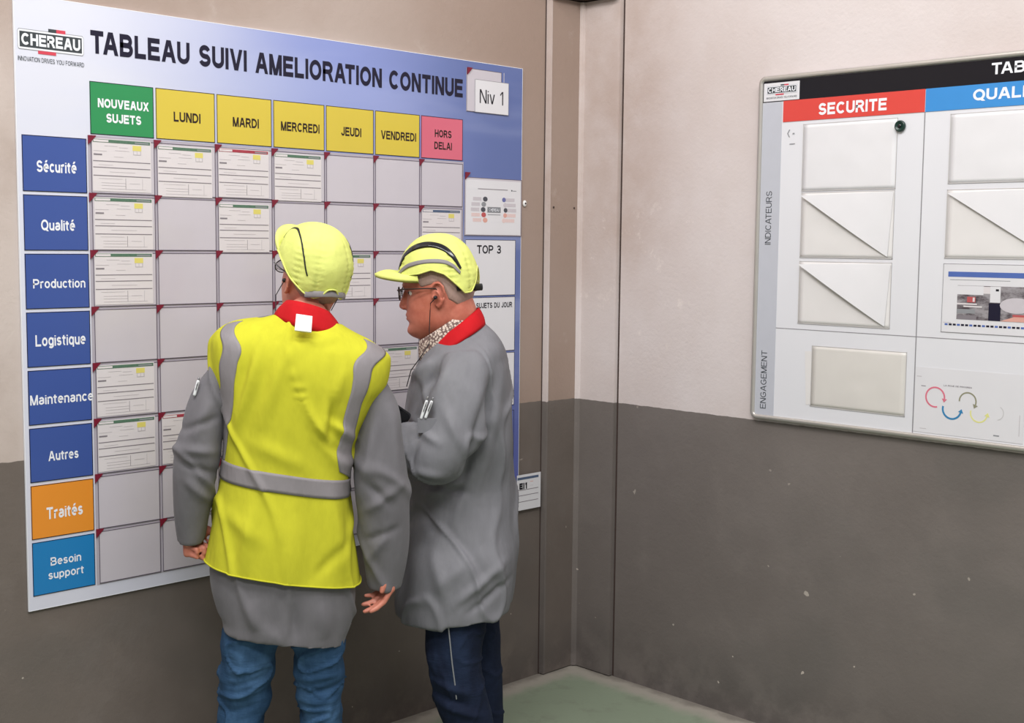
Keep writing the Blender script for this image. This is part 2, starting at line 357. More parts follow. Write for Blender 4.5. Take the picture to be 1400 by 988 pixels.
# ------------------------------------------------------------------ sign lettering: heavy grotesque drawn as strokes (cap height 1)
_o = [('A', .36, .5, .36, .5, 0, 360)]
GL = {  # glyph: (width, strokes); stroke = list of points or arcs ('A', cx, cy, rx, ry, from, to) joined in order
 'A': (.74, [[(.0, 0), (.34, 1)], [(.40, 1), (.74, 0)], [(.13, .30), (.61, .30)]]), 'B': (.64, [[(0, 0), (0, 1), (.34, 1), ('A', .36, .76, .22, .24, 90, -90), (0, .52)], [(.34, .52), ('A', .38, .26, .25, .26, 90, -90), (0, 0)]]),
 'C': (.70, [[('A', .37, .5, .36, .5, 42, 318)]]), 'D': (.68, [[(0, 0), (0, 1), (.28, 1), ('A', .28, .5, .39, .5, 90, -90), (0, 0)]]), 'E': (.60, [[(.60, 1), (0, 1), (0, 0), (.61, 0)], [(0, .52), (.55, .52)]]),
 'F': (.56, [[(.56, 1), (0, 1), (0, 0)], [(0, .52), (.48, .52)]]), 'G': (.74, [[('A', .38, .5, .37, .5, 42, 300), (.70, .12), (.70, .46), (.40, .46)]]), 'H': (.64, [[(0, 0), (0, 1)], [(.64, 0), (.64, 1)], [(0, .52), (.64, .52)]]),
 'I': (.0, [[(0, 0), (0, 1)]]), 'J': (.46, [[(.46, 1), (.46, .26), ('A', .23, .24, .23, .24, 0, -180)]]), 'L': (.54, [[(0, 1), (0, 0), (.54, 0)]]), 'M': (.76, [[(0, 0), (0, 1)], [(.02, 1), (.36, 0)], [(.40, 0), (.74, 1)], [(.76, 1), (.76, 0)]]),
 'N': (.64, [[(0, 0), (0, 1)], [(.02, 1), (.62, 0)], [(.64, 0), (.64, 1)]]), 'O': (.76, [[('A', .38, .5, .38, .5, 90, 450)]]), 'P': (.62, [[(0, 0), (0, 1), (.34, 1), ('A', .34, .72, .27, .28, 90, -90), (0, .44)]]),
 'Q': (.76, [[('A', .38, .5, .38, .5, 90, 450)], [(.46, .24), (.76, -.06)]]), 'R': (.66, [[(0, 0), (0, 1), (.36, 1), ('A', .36, .74, .25, .26, 90, -90), (0, .48)], [(.32, .48), (.45, .40), (.68, 0)]]),
 'S': (.62, [[('A', .31, .74, .28, .26, 18, 250), (.40, .46), ('A', .31, .25, .30, .25, 60, -165)]]), 'T': (.64, [[(0, 1), (.64, 1)], [(.32, 1), (.32, 0)]]), 'U': (.64, [[(0, 1), (0, .32), ('A', .32, .31, .32, .31, 180, 360), (.64, 1)]]),
 'V': (.70, [[(0, 1), (.33, 0)], [(.37, 0), (.70, 1)]]), 'W': (1.0, [[(0, 1), (.25, 0), (.5, .96), (.75, 0), (1.0, 1)]]), 'X': (.68, [[(0, 0), (.66, 1)], [(.02, 1), (.68, 0)]]), 'Y': (.66, [[(0, 1), (.33, .45), (.66, 1)], [(.33, .45), (.33, 0)]]),
 '1': (.28, [[(0, .74), (.14, .84), (.28, 1), (.28, 0)]]), '3': (.52, [[('A', .25, .75, .24, .25, 165, -90)], [(.20, .50), ('A', .25, .25, .27, .25, 85, -170)]]), ' ': (.22, []), '-': (.3, [[(0, .4), (.3, .4)]]), '<': (.4, [[(.4, .8), (0, .45), (.4, .1)]]),
 'a': (.48, [[('A', .24, .52, .22, .20, 160, 0), (.47, .06), (.50, 0)], [(.46, .42), (.24, .38), ('A', .19, .19, .19, .19, 90, 270), ('A', .24, .24, .23, .24, 270, 350)]]), 'c': (.46, [[('A', .25, .36, .25, .36, 40, 320)]]),
 'd': (.50, [[(.50, 1), (.50, 0)], [('A', .25, .36, .25, .36, 0, 360)]]), 'e': (.50, [[(.08, .385), (.50, .385), ('A', .25, .38, .25, .34, 0, 180), ('A', .25, .34, .25, .34, 180, 312)]]),
 'g': (.50, [[(.50, .72), (.50, -.06), ('A', .25, -.06, .25, .20, 0, -150)], [('A', .25, .37, .25, .35, 0, 360)]]), 'i': (.0, [[(0, 0), (0, .72)], [(0, .93), (0, .96)]]), 'l': (.0, [[(0, 0), (0, 1)]]),
 'n': (.46, [[(0, 0), (0, .72)], [(0, .50), ('A', .23, .48, .23, .24, 180, 0), (.46, 0)]]), 'o': (.52, [[('A', .26, .36, .26, .36, 90, 450)]]), 'p': (.50, [[(0, .72), (0, -.28)], [('A', .25, .36, .25, .36, 0, 360)]]), 'q': (.50, [[(.50, .72), (.50, -.28)], [('A', .25, .36, .25, .36, 0, 360)]]),
 'r': (.27, [[(0, 0), (0, .72)], [(0, .48), ('A', .22, .46, .22, .26, 180, 80)]]), 's': (.43, [[('A', .21, .53, .19, .18, 20, 250), (.27, .34), ('A', .21, .185, .21, .185, 60, -165)]]), 't': (.26, [[(.10, .94), (.10, .16), ('A', .20, .16, .10, .15, 180, 300)], [(-.03, .70), (.26, .70)]]),
 'u': (.46, [[(.46, .72), (.46, 0)], [(0, .72), (0, .25), ('A', .23, .24, .23, .24, 180, 360)]]), 'v': (.46, [[(0, .72), (.22, 0)], [(.24, 0), (.46, .72)]]),
}
GL['é'] = (GL['e'][0], GL['e'][1]+[[(.20, .84), (.34, 1.04)]])
def stroke_poly(st):
    out = []
    for p in st:
        if p[0] == 'A':
            _, cx, cy, rx, ry, a0, a1 = p; n = max(4, int(abs(a1-a0)/15))
            out += [(cx+rx*math.cos(math.radians(a0+(a1-a0)*k/n)), cy+ry*math.sin(math.radians(a0+(a1-a0)*k/n))) for k in range(n+1)]
        else: out.append(p)
    r = [out[0]]
    for p in out[1:]:
        if math.hypot(p[0]-r[-1][0], p[1]-r[-1][1]) > .012: r.append(p)
    return r
def text_mesh(txt, x0, z0, x1, z1, y, key, bold=.0, thick=.0004, spacing=1.0, name='lettering', vertical=False, space_line=1.0):
    """lettering fitted to a rectangle (x right, z up), standing proud towards -y"""
    wd = .115+bold*3.2; verts = []; faces = []; lines = txt.split('\n'); lw = []
    asc = .25 if any(c in 'gpq' for c in lines[-1]) else 0
    nat = max(sum((GL.get(c) or GL['-'])[0]+.105*spacing+wd for c in ln)-.105 for ln in lines)/(1+1.62*(len(lines)-1)+asc)
    ratio = (z1-z0)/(x1-x0) if vertical else (x1-x0)/(z1-z0); wd *= min(1.22, max(.9, (ratio/nat)**-.4)); sx = 1; gap = .105*spacing+wd
    for ln in lines:
        x = 0; glyphs = []
        for ci, ch in enumerate(ln):
            if ci and ln[ci-1]+ch in ('TA', 'AT', 'AV', 'VA', 'LT', 'AY'): x -= .16
            g = GL.get(ch) or GL['-']; g = (g[0]*sx, g[1]); glyphs.append((x, g)); x += g[0]+gap
        lw.append((glyphs, x-gap))
    W = max(q[1] for q in lw)
    for li, (glyphs, lwid) in enumerate(lw):
        ox = (W-lwid)/2; oz = -1.62*li
        for gx, g in glyphs:
            for si, st in enumerate(g[1]):
                if not any(q[0] == 'A' for q in st) and any(abs(st[k][0]-st[k+1][0]) > .05 and abs(st[k][1]-st[k+1][1]) > .12 for k in range(len(st)-1)):
                    for k in range(len(st)-1):      # slanted strokes end on level cuts
                        (ax, az), (cx, cz) = st[k], st[k+1]; dx, dz = cx-ax, cz-az; L = math.hypot(dx, dz); base = len(verts)
                        if abs(dz) > .12: h_ = wd/2*min(1.6, L/abs(dz)); q = [(ax-h_, az), (ax+h_, az), (cx+h_, cz), (cx-h_, cz)]
                        else: q = [(ax, az-wd/2), (cx, cz-wd/2), (cx, cz+wd/2), (ax, az+wd/2)]
                        verts += [(ox+gx+u, oz+v, y-(si+k*.3)*.00004) for u, v in q]; faces.append((base, base+1, base+2, base+3))
                    continue
                p = stroke_poly(st)
                if len(p) < 2: continue
                closed = math.hypot(p[0][0]-p[-1][0], p[0][1]-p[-1][1]) < .02 and len(p) > 4
                if closed: p = p[:-1]
                else:      # level arms reach the full width of the letter
                    if abs(p[0][0]-p[1][0]) < .01: p[0] = (p[0][0], p[0][1]+math.copysign(wd*(.5 if p[0][1] in (0, 1) else .2)/(1-wd), p[0][1]-p[1][1]))
                    if abs(p[-1][0]-p[-2][0]) < .01: p[-1] = (p[-1][0], p[-1][1]+math.copysign(wd*(.5 if p[-1][1] in (0, 1) else .2)/(1-wd), p[-1][1]-p[-2][1]))
                    if abs(p[0][1]-p[1][1]) < .01: p[0] = (p[0][0]+math.copysign(wd*.40, p[0][0]-p[1][0]), p[0][1])
                    if abs(p[-1][1]-p[-2][1]) < .01: p[-1] = (p[-1][0]+math.copysign(wd*.40, p[-1][0]-p[-2][0]), p[-1][1])
                n = len(p); base = len(verts); cap = 0
                for k in range(n):
                    a = p[k-1] if (k or closed) else None; c = p[(k+1) % n] if (k < n-1 or closed) else None; b = p[k]
                    d1 = (b[0]-a[0], b[1]-a[1]) if a else None; d2 = (c[0]-b[0], c[1]-b[1]) if c else None
                    nrm = lambda d: (d[0]/math.hypot(*d), d[1]/math.hypot(*d))
                    d1 = nrm(d1) if d1 else nrm(d2); d2 = nrm(d2) if d2 else d1
                    t = (d1[0]+d2[0], d1[1]+d2[1]); L = math.hypot(*t); t = (t[0]/L, t[1]/L) if L > .2 else d1
                    cs = max(.62, t[0]*d1[0]+t[1]*d1[1]); hw = wd/2/cs; bx, bz = b
                    # shrink strokes to the inside of the cap height
                    bz = wd/2+bz*(1-wd)
                    for s_ in (1, -1): verts.append((ox+gx+bx*sx-t[1]*hw*s_, oz+bz+t[0]*hw*s_, y-si*.00004))
                for k in range(n if closed else n-1):
                    a, c = base+2*k, base+2*((k+1) % n); faces.append((a, a+1, c+1, c))
    a = np.array(verts)
    top = a[:, 1].max()
    for q in range(len(a)):   # trim mitre spikes on single line text
        pass
    if vertical: a = np.stack([-a[:, 1], a[:, 0], a[:, 2]], 1)
    lo, hi = a.min(0), a.max(0)
    X = x0+(a[:, 0]-lo[0])/(hi[0]-lo[0])*(x1-x0); Z = z0+(a[:, 1]-lo[1])/(hi[1]-lo[1])*(z1-z0)
    me = bpy.data.meshes.new(name); me.from_pydata([(float(p), float(q), float(r)) for p, q, r in zip(X, a[:, 2], Z)], [], faces); me.materials.append(M[key]); me.update()
    return me
# ------------------------------------------------------------------ the setting
def struct(mb, name, mat=None, smooth=False):
    o = mb.build(name, None, mat, smooth); o['kind'] = 'structure'; return o
m = MB(); m.box((-9, -9, -.1), (.3, .3, 0)); struct(m, 'floor', 'floor')
m = MB(); m.box((-9, .004, 0), (.15, .15, 5)); struct(m, 'wall_left', 'wall_l')
m = MB()   # right wall panel with a recessed joint next to the corner cladding
m.box((.004, -9, 0), (.15, -.209, 5)); m.box((.016, -.209, 0), (.15, -.2, 5)); m.box((.004, -.2, 0), (.15, .15, 5)); struct(m, 'wall_right', 'wall_r')
P('joint_dark', (64, 50, 46), .8)
m = MB(); m.box((.006, -.2088, 0), (.0158, -.2002, 5)); struct(m, 'trim_3', 'joint_dark')
# corner cladding: sheet leg on the left wall with a returned lip, sheet leg on the right wall
m = MB(); m.box((-.178, -.020, .004), (.003, .003, 2.478)); struct(m, 'trim_1', 'wall_l')
m = MB(); m.box((-.012, -.1995, .004), (.0035, -.0202, 2.478)); struct(m, 'trim_2', 'wall_r')
m = MB(); m.box((-.180, -.0215, .004), (-.1783, .0035, 2.478)); m.box((-.1783, -.0218, .004), (-.172, -.0203, 2.478)); m.add([(x, y, z) for z in (.004, 2.478) for x, y in ((-.0122, -.0203), (-.027, -.0203), (-.0225, -.0300), (-.0122, -.0345))], [(0, 1, 2, 3), (7, 6, 5, 4), (0, 4, 5, 1), (1, 5, 6, 2), (2, 6, 7, 3), (3, 7, 4, 0)]); struct(m, 'trim_4', 'wall_r')
m = MB(); m.box((-.183, .001, .0), (-.1803, .0035, 2.47)); struct(m, 'trim_5', 'joint_dark')
m = MB(); m.box((-.19, -.05, 2.482), (.003, .003, 2.53)); m.box((-.05, -.2, 2.482), (.003, -.051, 2.53)); struct(m, 'trim_6', 'joint_dark')
# small screws and fixings in the cladding
for x, z in ((-.155, 1.735), (-.045, 1.735)):
    m = MB(); m.ellipsoid((0, 0, 0), (.004, .0022, .004), n=10, m=6); tag(m.build('screw_head', None, 'joint_dark', True, (x, -.0215, z)), 'small dark screw in the corner cladding, %s of the pair' % ('left' if x < -.1 else 'right'), 'screw', 'screws in the corner cladding')
m = MB(); m.ellipsoid((0, 0, 0), (.009, .005, .012), n=12, m=8); m.ellipsoid((0, -.004, 0), (.004, .003, .004), n=8, m=6, key='joint_dark')
m.mats = ['tag_white', 'joint_dark']; m.mi = [0 if q == 0 else 1 for q in m.mi]
m2 = MB(); m2.ellipsoid((0, 0, 0), (.009, .005, .012), n=12, m=8, key='tag_white'); m2.ellipsoid((0, -.004, 0), (.004, .003, .004), n=8, m=6, key='joint_dark')
tag(m2.build('wall_plug', None, None, True, (-.282, .001, 1.745)), 'pale plug with a dark hole in the left wall beside the blue board edge', 'wall plug')

# ------------------------------------------------------------------ the left board
BX0, BX1, BZ0, BZ1 = -2.115, -.304, .6305, 2.213
GX, PX_, GZ, PZ_ = -1.9224, .1911, 1.8715, .1508
bd = thing('improvement_board', 'large printed tracking board with blue row labels and yellow day headers, left wall', 'board', (-1.21, 0, BZ0))
OX, OZ = -1.21, BZ0
def bbox_obj(name, x0, z0, x1, z1, y0, y1, mat, parent=bd, outline=None, ow=.0018):
    m = MB(); m.box((x0-OX, y0, z0-OZ), (x1-OX, y1, z1-OZ), mat)
    if outline:
        e = .0003
        for a, b, c, d in ((x0, z0, x1, z0+ow), (x0, z1-ow, x1, z1), (x0, z0+ow, x0+ow, z1-ow), (x1-ow, z0+ow, x1, z1-ow)):
            m.box((a-OX, y0-e, b-OZ), (c-OX, y0-.00001, d-OZ), outline)
    return m.build(name, parent)
bbox_obj('panel', BX0, BZ0, BX1, BZ1, -.003, .003, 'board')
m = MB()
for a, b, c, d in ((BX0-.0015, BZ0-.0015, BX0, BZ1+.0015), (BX1, BZ0-.0015, BX1+.0015, BZ1+.0015), (BX0, BZ1, BX1, BZ1+.0015), (BX0, BZ0-.0015, BX1, BZ0)):
    m.box((a-OX, -.0032, b-OZ), (c-OX, .003, d-OZ))
m.build('edge_trim', bd, 'print_white')
def btext(txt, x0, z0, x1, z1, key, y=-.0036, **kw):
    me = text_mesh(txt, x0-OX, z0-OZ, x1-OX, z1-OZ, y, key, **kw); return link(me, kw.get('name', 'lettering'), bd)
btext('TABLEAU SUIVI AMELIORATION CONTINUE', -1.913, 2.089, -.588, 2.149, 'ink_navy', bold=.028)
bbox_obj('grid_backing', GX-.004, GZ-8*PZ_, GX+7*PX_+.002, GZ+.004, -.0034, -.003, 'grid_back')
heads = [('NOUVEAUX\nSUJETS', 'cell_green', 'print_white', .148, .062), ('LUNDI', 'cell_yellow', 'ink_brown', .084, .027), ('MARDI', 'cell_yellow', 'ink_brown', .088, .027), ('MERCREDI', 'cell_yellow', 'ink_brown', .140, .027),
         ('JEUDI', 'cell_yellow', 'ink_brown', .078, .027), ('VENDREDI', 'cell_yellow', 'ink_brown', .146, .027), ('HORS\nDELAI', 'cell_pink', 'ink_brown', .078, .064)]
for i, (t, c, tc, tw, th) in enumerate(heads):
    x0 = GX+.004+i*PX_; x1 = x0+.184
    bbox_obj('header_cell', x0, 1.879, x1, 2.0165, -.0042, -.003, c, outline='ink_navy')
    cx = (x0+x1)/2+.004; btext(t, cx-tw/2, 1.943-th/2, cx+tw/2, 1.943+th/2, tc, -.0046, bold=.022 if i else .03)
rows = [('Sécurité', 'cell_blue', .107, .031), ('Qualité', 'cell_blue', .092, .031), ('Production', 'cell_blue', .142, .024), ('Logistique', 'cell_blue', .137, .036), ('Maintenance', 'cell_blue', .173, .026), ('Autres', 'cell_blue', .083, .026), ('Traités', 'cell_orange', .100, .033), ('Besoin\nsupport', 'cell_cyan', .098, .062)]
for j, (t, c, tw, th) in enumerate(rows):
    z1 = GZ-.006-j*PZ_; z0 = z1-.1425
    bbox_obj('row_label_cell', -2.104, z0, -1.931, z1, -.0042, -.003, c, outline='ink_black')
    cz = (z0+z1)/2-.006; cx = -2.013; btext(t, cx-tw/2, cz-th/2, cx+tw/2, cz+th/2, 'print_white', -.0046, bold=.016)
# magnetic pockets, 7 x 8, each with a dark red corner
pk = MB(); q = .0035
pk.box((q, -.0052, -PZ_+q), (PX_-q, -.0036, -q), 'pocket_film')
for a, b, c, d in ((q, -PZ_+q, PX_-q, -PZ_+q+.0018), (q, -q-.0018, PX_-q, -q), (q, -PZ_+q, q+.0018, -q), (PX_-q-.0018, -PZ_+q, PX_-q, -q)):
    pk.box((a, -.0058, b), (c, -.0052, d), 'grid_line')
pk_me = pk.mesh('document_pocket')
cr = MB(); cr.prism([(-.004, .004), (-.004, -.020), (.001, -.015), (.016, .0), (.018, .004)], -.0072, -.0035); cr_me = cr.mesh('corner', mats=['corner_red'])
for j in range(8):
    for i in range(7):
        o = bpy.data.objects.new('document_pocket', pk_me); COL.objects.link(o); o.parent = bd; o.location = (GX+i*PX_-OX, 0, GZ-j*PZ_-OZ)
        c = bpy.data.objects.new('corner_piece', cr_me); COL.objects.link(c); c.parent = o
def small_logo(x0, z0, x1, z1, y, parent, ox, oz, frame=False):
    """badge: dark rounded bar with white word, small flag bars, slogan line below"""
    W = x1-x0; H = z1-z0; X = lambda u: x0+u*W-ox; Z = lambda v: z0+v*H-oz
    m = MB()
    m.prism([(X(.0), Z(.40)), (X(.02), Z(.34)), (X(.98), Z(.34)), (X(1), Z(.40)), (X(1), Z(.86)), (X(.98), Z(.92)), (X(.02), Z(.92)), (X(0), Z(.86))], y-.0002, y, 'dia_grey')
    m.prism([(X(.006), Z(.40)), (X(.026), Z(.36)), (X(.974), Z(.36)), (X(.994), Z(.40)), (X(.994), Z(.86)), (X(.974), Z(.90)), (X(.026), Z(.90)), (X(.006), Z(.86))], y-.0004, y-.0002, 'print_white')
    m.box((X(.03), y-.0006, Z(.41)), (X(.97), y-.0004, Z(.85)), 'logo_dark')
    m.box((X(.46), y-.0006, Z(.90)), (X(.58), y-.0003, Z(1.0)), 'logo_dark'); m.box((X(.58), y-.0006, Z(.90)), (X(.72), y-.0003, Z(1.0)), 'logo_red')
    m.box((X(.30), y-.0006, Z(.26)), (X(.57), y-.0003, Z(.35)), 'logo_red')
    m.build('logo_badge', parent)
    link(text_mesh('CHEREAU', X(.055), Z(.47), X(.945), Z(.80), y-.0009, 'print_white', bold=.03), 'lettering', parent)
    link(text_mesh('INNOVATION DRIVES YOU FORWARD', X(.0), Z(.02), X(1), Z(.15), y-.0004, 'logo_dark', spacing=1.1), 'lettering', parent)
small_logo(-2.108, 2.048, -1.932, 2.137, -.0033, bd, OX, OZ)
# right-hand column panels of the board
bbox_obj('info_panel', -.572, 1.421, -.331, 1.615, -.0042, -.003, 'paper_white', outline='ink_navy')
btext('TOP 3', -.518, 1.567, -.403, 1.596, 'ink_black', -.0046, bold=.02)
bbox_obj('info_panel', -.572, 1.224, -.331, 1.416, -.0042, -.003, 'paper_white', outline='ink_navy')
btext('LES SUJETS DU JOUR', -.566, 1.378, -.345, 1.397, 'ink_black', -.0046, bold=.02)
bbox_obj('info_panel', -.572, 1.028, -.331, 1.218, -.0042, -.003, 'paper_white', outline='ink_navy')
bbox_obj('info_panel', -.572, .83, -.331, 1.010, -.0042, -.003, 'board', outline='ink_navy')
o = bbox_obj('document_pocket', -.578, 1.628, -.304, 1.826, -.0048, -.0032, 'pocket_film', outline='grid_line')
c = bpy.data.objects.new('corner_piece', cr_me); COL.objects.link(c); c.parent = bd; c.location = (-.572-OX, -.0014, 1.838-OZ)
o = bbox_obj('document_pocket', -.572, 2.046, -.408, 2.190, -.0048, -.0032, 'pocket_film', outline='grid_line')
c = bpy.data.objects.new('corner_piece', cr_me); COL.objects.link(c); c.parent = bd; c.location = (-.566-OX, -.0014, 2.188-OZ)
m = MB(); m.box((-.396-OX, -.004, 2.06-OZ), (-.394-OX, -.003, 2.19-OZ)); m.build('magnet_strip', bd, 'pocket_film')

# ---- paper forms in the pockets: each one a thing
def form_mesh(bar):
    m = MB(); W, H = .170, .139; y = -.0008
    m.box((0, -.0007, 0), (W, 0, H), 'paper')
    def r(a, b, c, d, k, dy=0): m.box((a*W, y-.0003-dy, b*H), (c*W, y, d*H), k)
    r(.01, .925, .985, .985, bar); r(.02, .935, .27, .975, 'paper', .0002); r(.72, .94, .96, .965, 'dia_grey', .0002)
    r(.68, .80, .83, .90, 'form_yellow'); r(.69, .72, .825, .80, 'form_faint'); r(.70, .73, .75, .79, 'paper', .0002); r(.76, .73, .81, .79, 'paper', .0002)
    for v in (.565, .445, .29): r(.01, v, .985, v+.016, 'form_line')
    r(.02, .68, .16, .71, 'form_line'); r(.02, .76, .24, .768, 'form_faint'); r(.36, .66, .52, .668, 'form_faint'); r(.38, .78, .62, .788, 'form_faint')
    r(.20, .86, .42, .868, 'form_faint'); r(.45, .84, .6, .848, 'form_faint'); r(.1, .50, .34, .507, 'form_faint'); r(.28, .37, .72, .378, 'form_faint'); r(.1, .24, .5, .247, 'form_faint')
    r(.14, .16, .55, .167, 'form_faint'); r(.14, .11, .55, .117, 'form_faint'); r(.14, .05, .9, .057, 'form_faint'); r(.55, .05, .556, .26, 'form_line'); r(.84, .05, .846, .26, 'form_faint'); r(.62, .16, .8, .168, 'form_faint')
    return m.mesh('form_sheet')
FM = {k: form_mesh(k) for k in ('form_green', 'form_red', 'form_blue')}
rn = ['top', 'second', 'third', 'fourth', 'fifth', 'sixth']
cn = ['new subjects', 'Monday', 'Tuesday', 'Wednesday', 'Thursday', 'Friday', 'pink last']
rl = ['Sécurité', 'Qualité', 'Production', 'Logistique', 'Maintenance', 'Autres']
for i, j, k, dx, dz in ((0, 0, 'form_green', .007, .004), (1, 0, 'form_green', .006, -.004), (2, 0, 'form_red', .006, .001), (3, 0, 'form_green', .005, -.003),
                        (0, 1, 'form_green', .009, .0), (2, 1, 'form_green', .006, -.006), (6, 1, 'form_blue', .008, -.001), (0, 2, 'form_green', .007, .003), (4, 2, 'form_green', .006, 0),
                        (0, 4, 'form_green', .006, .003), (5, 4, 'form_green', .009, 0), (0, 5, 'form_green', .006, .003), (1, 5, 'form_red', .007, .003)):
    o = bpy.data.objects.new('form_sheet', FM[k]); COL.objects.link(o); o.location = (GX+i*PX_+dx, -.0055, GZ-(j+1)*PZ_+.0055+dz)
    tag(o, 'form sheet with %s header bar, %s row, %s column of the left board' % (k[5:], rl[j], cn[i]), 'paper', 'form sheets in the board pockets')
def sheet(name, label, loc, rz, parts):
    """a flat printed sheet: boxes (x0,z0,x1,z1,layer,mat) around its lower left corner"""
    m = MB()
    for a, b, c, d, ly, k in parts: m.box((a, -.0008-.0003*ly, b), (c, -.0008*(ly == 0)*0 if ly == 0 else -.0008-.0003*(ly-1), d), k)
    o = m.build(name, None, None, False, loc); o.rotation_euler = (0, 0, rz); return tag(o, label, 'paper')
s1 = sheet('paper_sign', 'white paper reading Niv 1 overlapping the top right corner pocket of the blue board', (-.535, -.0062, 2.046), 0, [(0, 0, .160, .110, 0, 'paper_white')])
for q in ((0, 0, .160, .001), (0, .109, .160, .110), (0, 0, .001, .110), (.159, 0, .160, .110)):
    pass
m = MB()
for a, b, c, d in ((0, 0, .160, .0012), (0, .1088, .160, .110), (0, 0, .0012, .110), (.1588, 0, .160, .110)): m.box((a, -.0011, b), (c, -.0008, d))
m.build('printed_border', s1, 'line_grey')
link(text_mesh('Niv 1', .022, .032, .134, .078, -.0013, 'ink_black', bold=0), 'lettering', s1)
# diagram sheet
PW, PH = .262, .186
s2 = sheet('diagram_sheet', 'white sheet with coloured dots around a small badge, above the TOP 3 panel', (-.572, -.0052, 1.632), 0, [(0, 0, PW, PH, 0, 'paper_white')])
m = MB()
def disc(mb, cx, cz, rx, rz_, y0, y1, key, n=18): mb.prism([(cx+rx*math.cos(q), cz+rz_*math.sin(q)) for q in np.linspace(0, 2*math.pi, n, endpoint=False)], y1, y0, key)
lefts = ['dia_dark', 'dia_grey', 'dia_dark', 'dia_red', 'dia_salmon']; rights = ['dia_blue', 'dia_pale', 'dia_dark', 'dia_salmon', 'dia_palered']
for k in range(5):
    zz = .122-k*.018; xx = .088-.014*math.sin((k+.5)/5*math.pi); kc = 'dia_pale' if k < 3 else 'dia_palered'
    m.box((xx-.052, -.0011, zz-.006), (xx-.012, -.0008, zz+.006), kc); disc(m, xx+.006, zz, .011, .0085, -.0008, -.0012, lefts[k])
    x2 = .176+.012*math.sin((k+.5)/5*math.pi); m.box((x2+.008, -.0011, zz-.006), (x2+.052, -.0008, zz+.006), kc); disc(m, x2, zz, .009, .008, -.0008, -.0012, rights[k])
m.box((.100, -.0011, .076), (.164, -.0008, .096), 'dia_grey'); m.box((.104, -.0013, .080), (.160, -.0011, .092), 'dia_dark'); m.box((.102, -.0011, .068), (.163, -.0008, .0705), 'dia_grey')
m.box((.055, -.0011, .155), (.198, -.0008, .1575), 'form_line'); disc(m, .218, .155, .003, .003, -.0008, -.0011, 'dia_dark'); m.box((.223, -.0011, .153), (.240, -.0008, .1555), 'dia_grey')
m.build('printed_diagram', s2)
link(text_mesh('CHEREAU', .107, .081, .157, .091, -.0015, 'print_white', bold=.02), 'lettering', s2)
# form below the board corner
m = MB(); W, H = .123, .130
m.box((0, -.001, 0), (W, 0, H), 'paper_white'); m.box((.002, -.0013, .112), (W-.012, -.001, .121), 'form_blue')
for z in (.073, .053, .030): m.box((.0, -.0013, z), (W-.012, -.001, z+.0022), 'form_line')
m.box((.068, -.0013, .100), (.084, -.001, .102), 'dia_salmon'); m.box((.068, -.0013, .086), (.084, -.001, .087), 'form_faint')
s3 = m.build('form_sheet', None, None, False, (-.3165, -.0085, .639)); tag(s3, 'small white form marked EI1, low on the wall by the corner', 'paper')
link(text_mesh('EI1', .012, .077, .052, .100, -.0016, 'ink_black', bold=.05), 'lettering', s3)

# ------------------------------------------------------------------ the right board (local x runs along the wall, to the right)
rb = thing('indicator_board', 'aluminium framed whiteboard with black title strip and red SECURITE header on the right wall', 'board', (0, 0, 1.035), -math.pi/2)
ZR = 1.035; RX1 = 2.86
def rbox(name, x0, z0, x1, z1, y0, y1, mat, parent=rb):
    m = MB(); m.box((x0, y0, z0-ZR), (x1, y1, z1-ZR), mat); return m.build(name, parent)
rbox('panel', .80, 1.040, RX1-.005, 2.140, -.010, .002, 'white_enamel')
# frame: rounded rectangle swept profile
def rr(x0, z0, x1, z1, r, n=7):
    pts = []
    for cx, cz, a0 in ((x1-r, z1-r, 0), (x0+r, z1-r, 90), (x0+r, z0+r, 180), (x1-r, z0+r, 270)):
        for k in range(n): q = math.radians(a0+90*k/(n-1)); pts.append((cx+r*math.cos(q), cz+r*math.sin(q)))
    return pts
m = MB(); prof = [(0, .003), (0, -.013), (.003, -.017), (.012, -.017), (.0155, -.013), (.0155, .003)]
rings = []
for off, y in prof:
    rings.append([(x, y, z-ZR) for x, z in rr(.795+off, 1.035+off, RX1-off, 2.146-off, max(.004, .024-off))])
m.loft(rings, caps=False); m.build('frame', rb, 'alu_frame', True)
m = MB(); m.loft([[(x, y, z-ZR) for x, z in rr(.7935, 1.0335, RX1+.0015, 2.1475, .025)] for y in (.003, -.003)]+[[(x, -.003, z-ZR) for x, z in rr(.797, 1.037, RX1-.002, 2.144, .022)]], caps=False); m.build('frame_shadow_gap', rb, 'joint_dark')
rbox('title_strip', .8105, 2.063, RX1-.0155, 2.1295, -.0112, -.0095, 'head_black')
m = MB(); m.box((.8105, -.0109, 1.0505-ZR), (.8835, -.0101, 2.061-ZR)); m.build('side_strip', rb, 'side_grey')
cols = [('head_red', .888, 1.372), ('head_blue', 1.374, 1.858), ('cell_green', 1.860, 2.344), ('cell_yellow', 2.346, 2.830)]
for k, a, b in cols: rbox('column_header', a, 1.997, b, 2.0635, -.0116, -.0101, k)
for x in (1.373, 1.859, 2.478): rbox('column_line', x-.0015, 1.0505, x+.0015, 1.997, -.0107, -.0101, 'line_grey')
rbox('row_line', .8835, 1.3375, 2.84, 1.3395, -.0106, -.0101, 'line_grey')
rbox('logo_plate', .8135, 2.0655, .946, 2.123, -.0122, -.0112, 'paper_white')
small_logo(.824, 2.072, .938, 2.1165, -.0124, rb, 0, ZR)
def rt(t, x0, z0, x1, z1, key, y=-.0120, **kw): return link(text_mesh(t, x0, z0-ZR, x1, z1-ZR, y, key, **kw), 'lettering', rb)
rt('TABLEAU', 1.569, 2.087, 1.80, 2.119, 'print_white', bold=.025)
rt('SECURITE', 1.018, 2.0105, 1.250, 2.047, 'print_white', bold=.03)
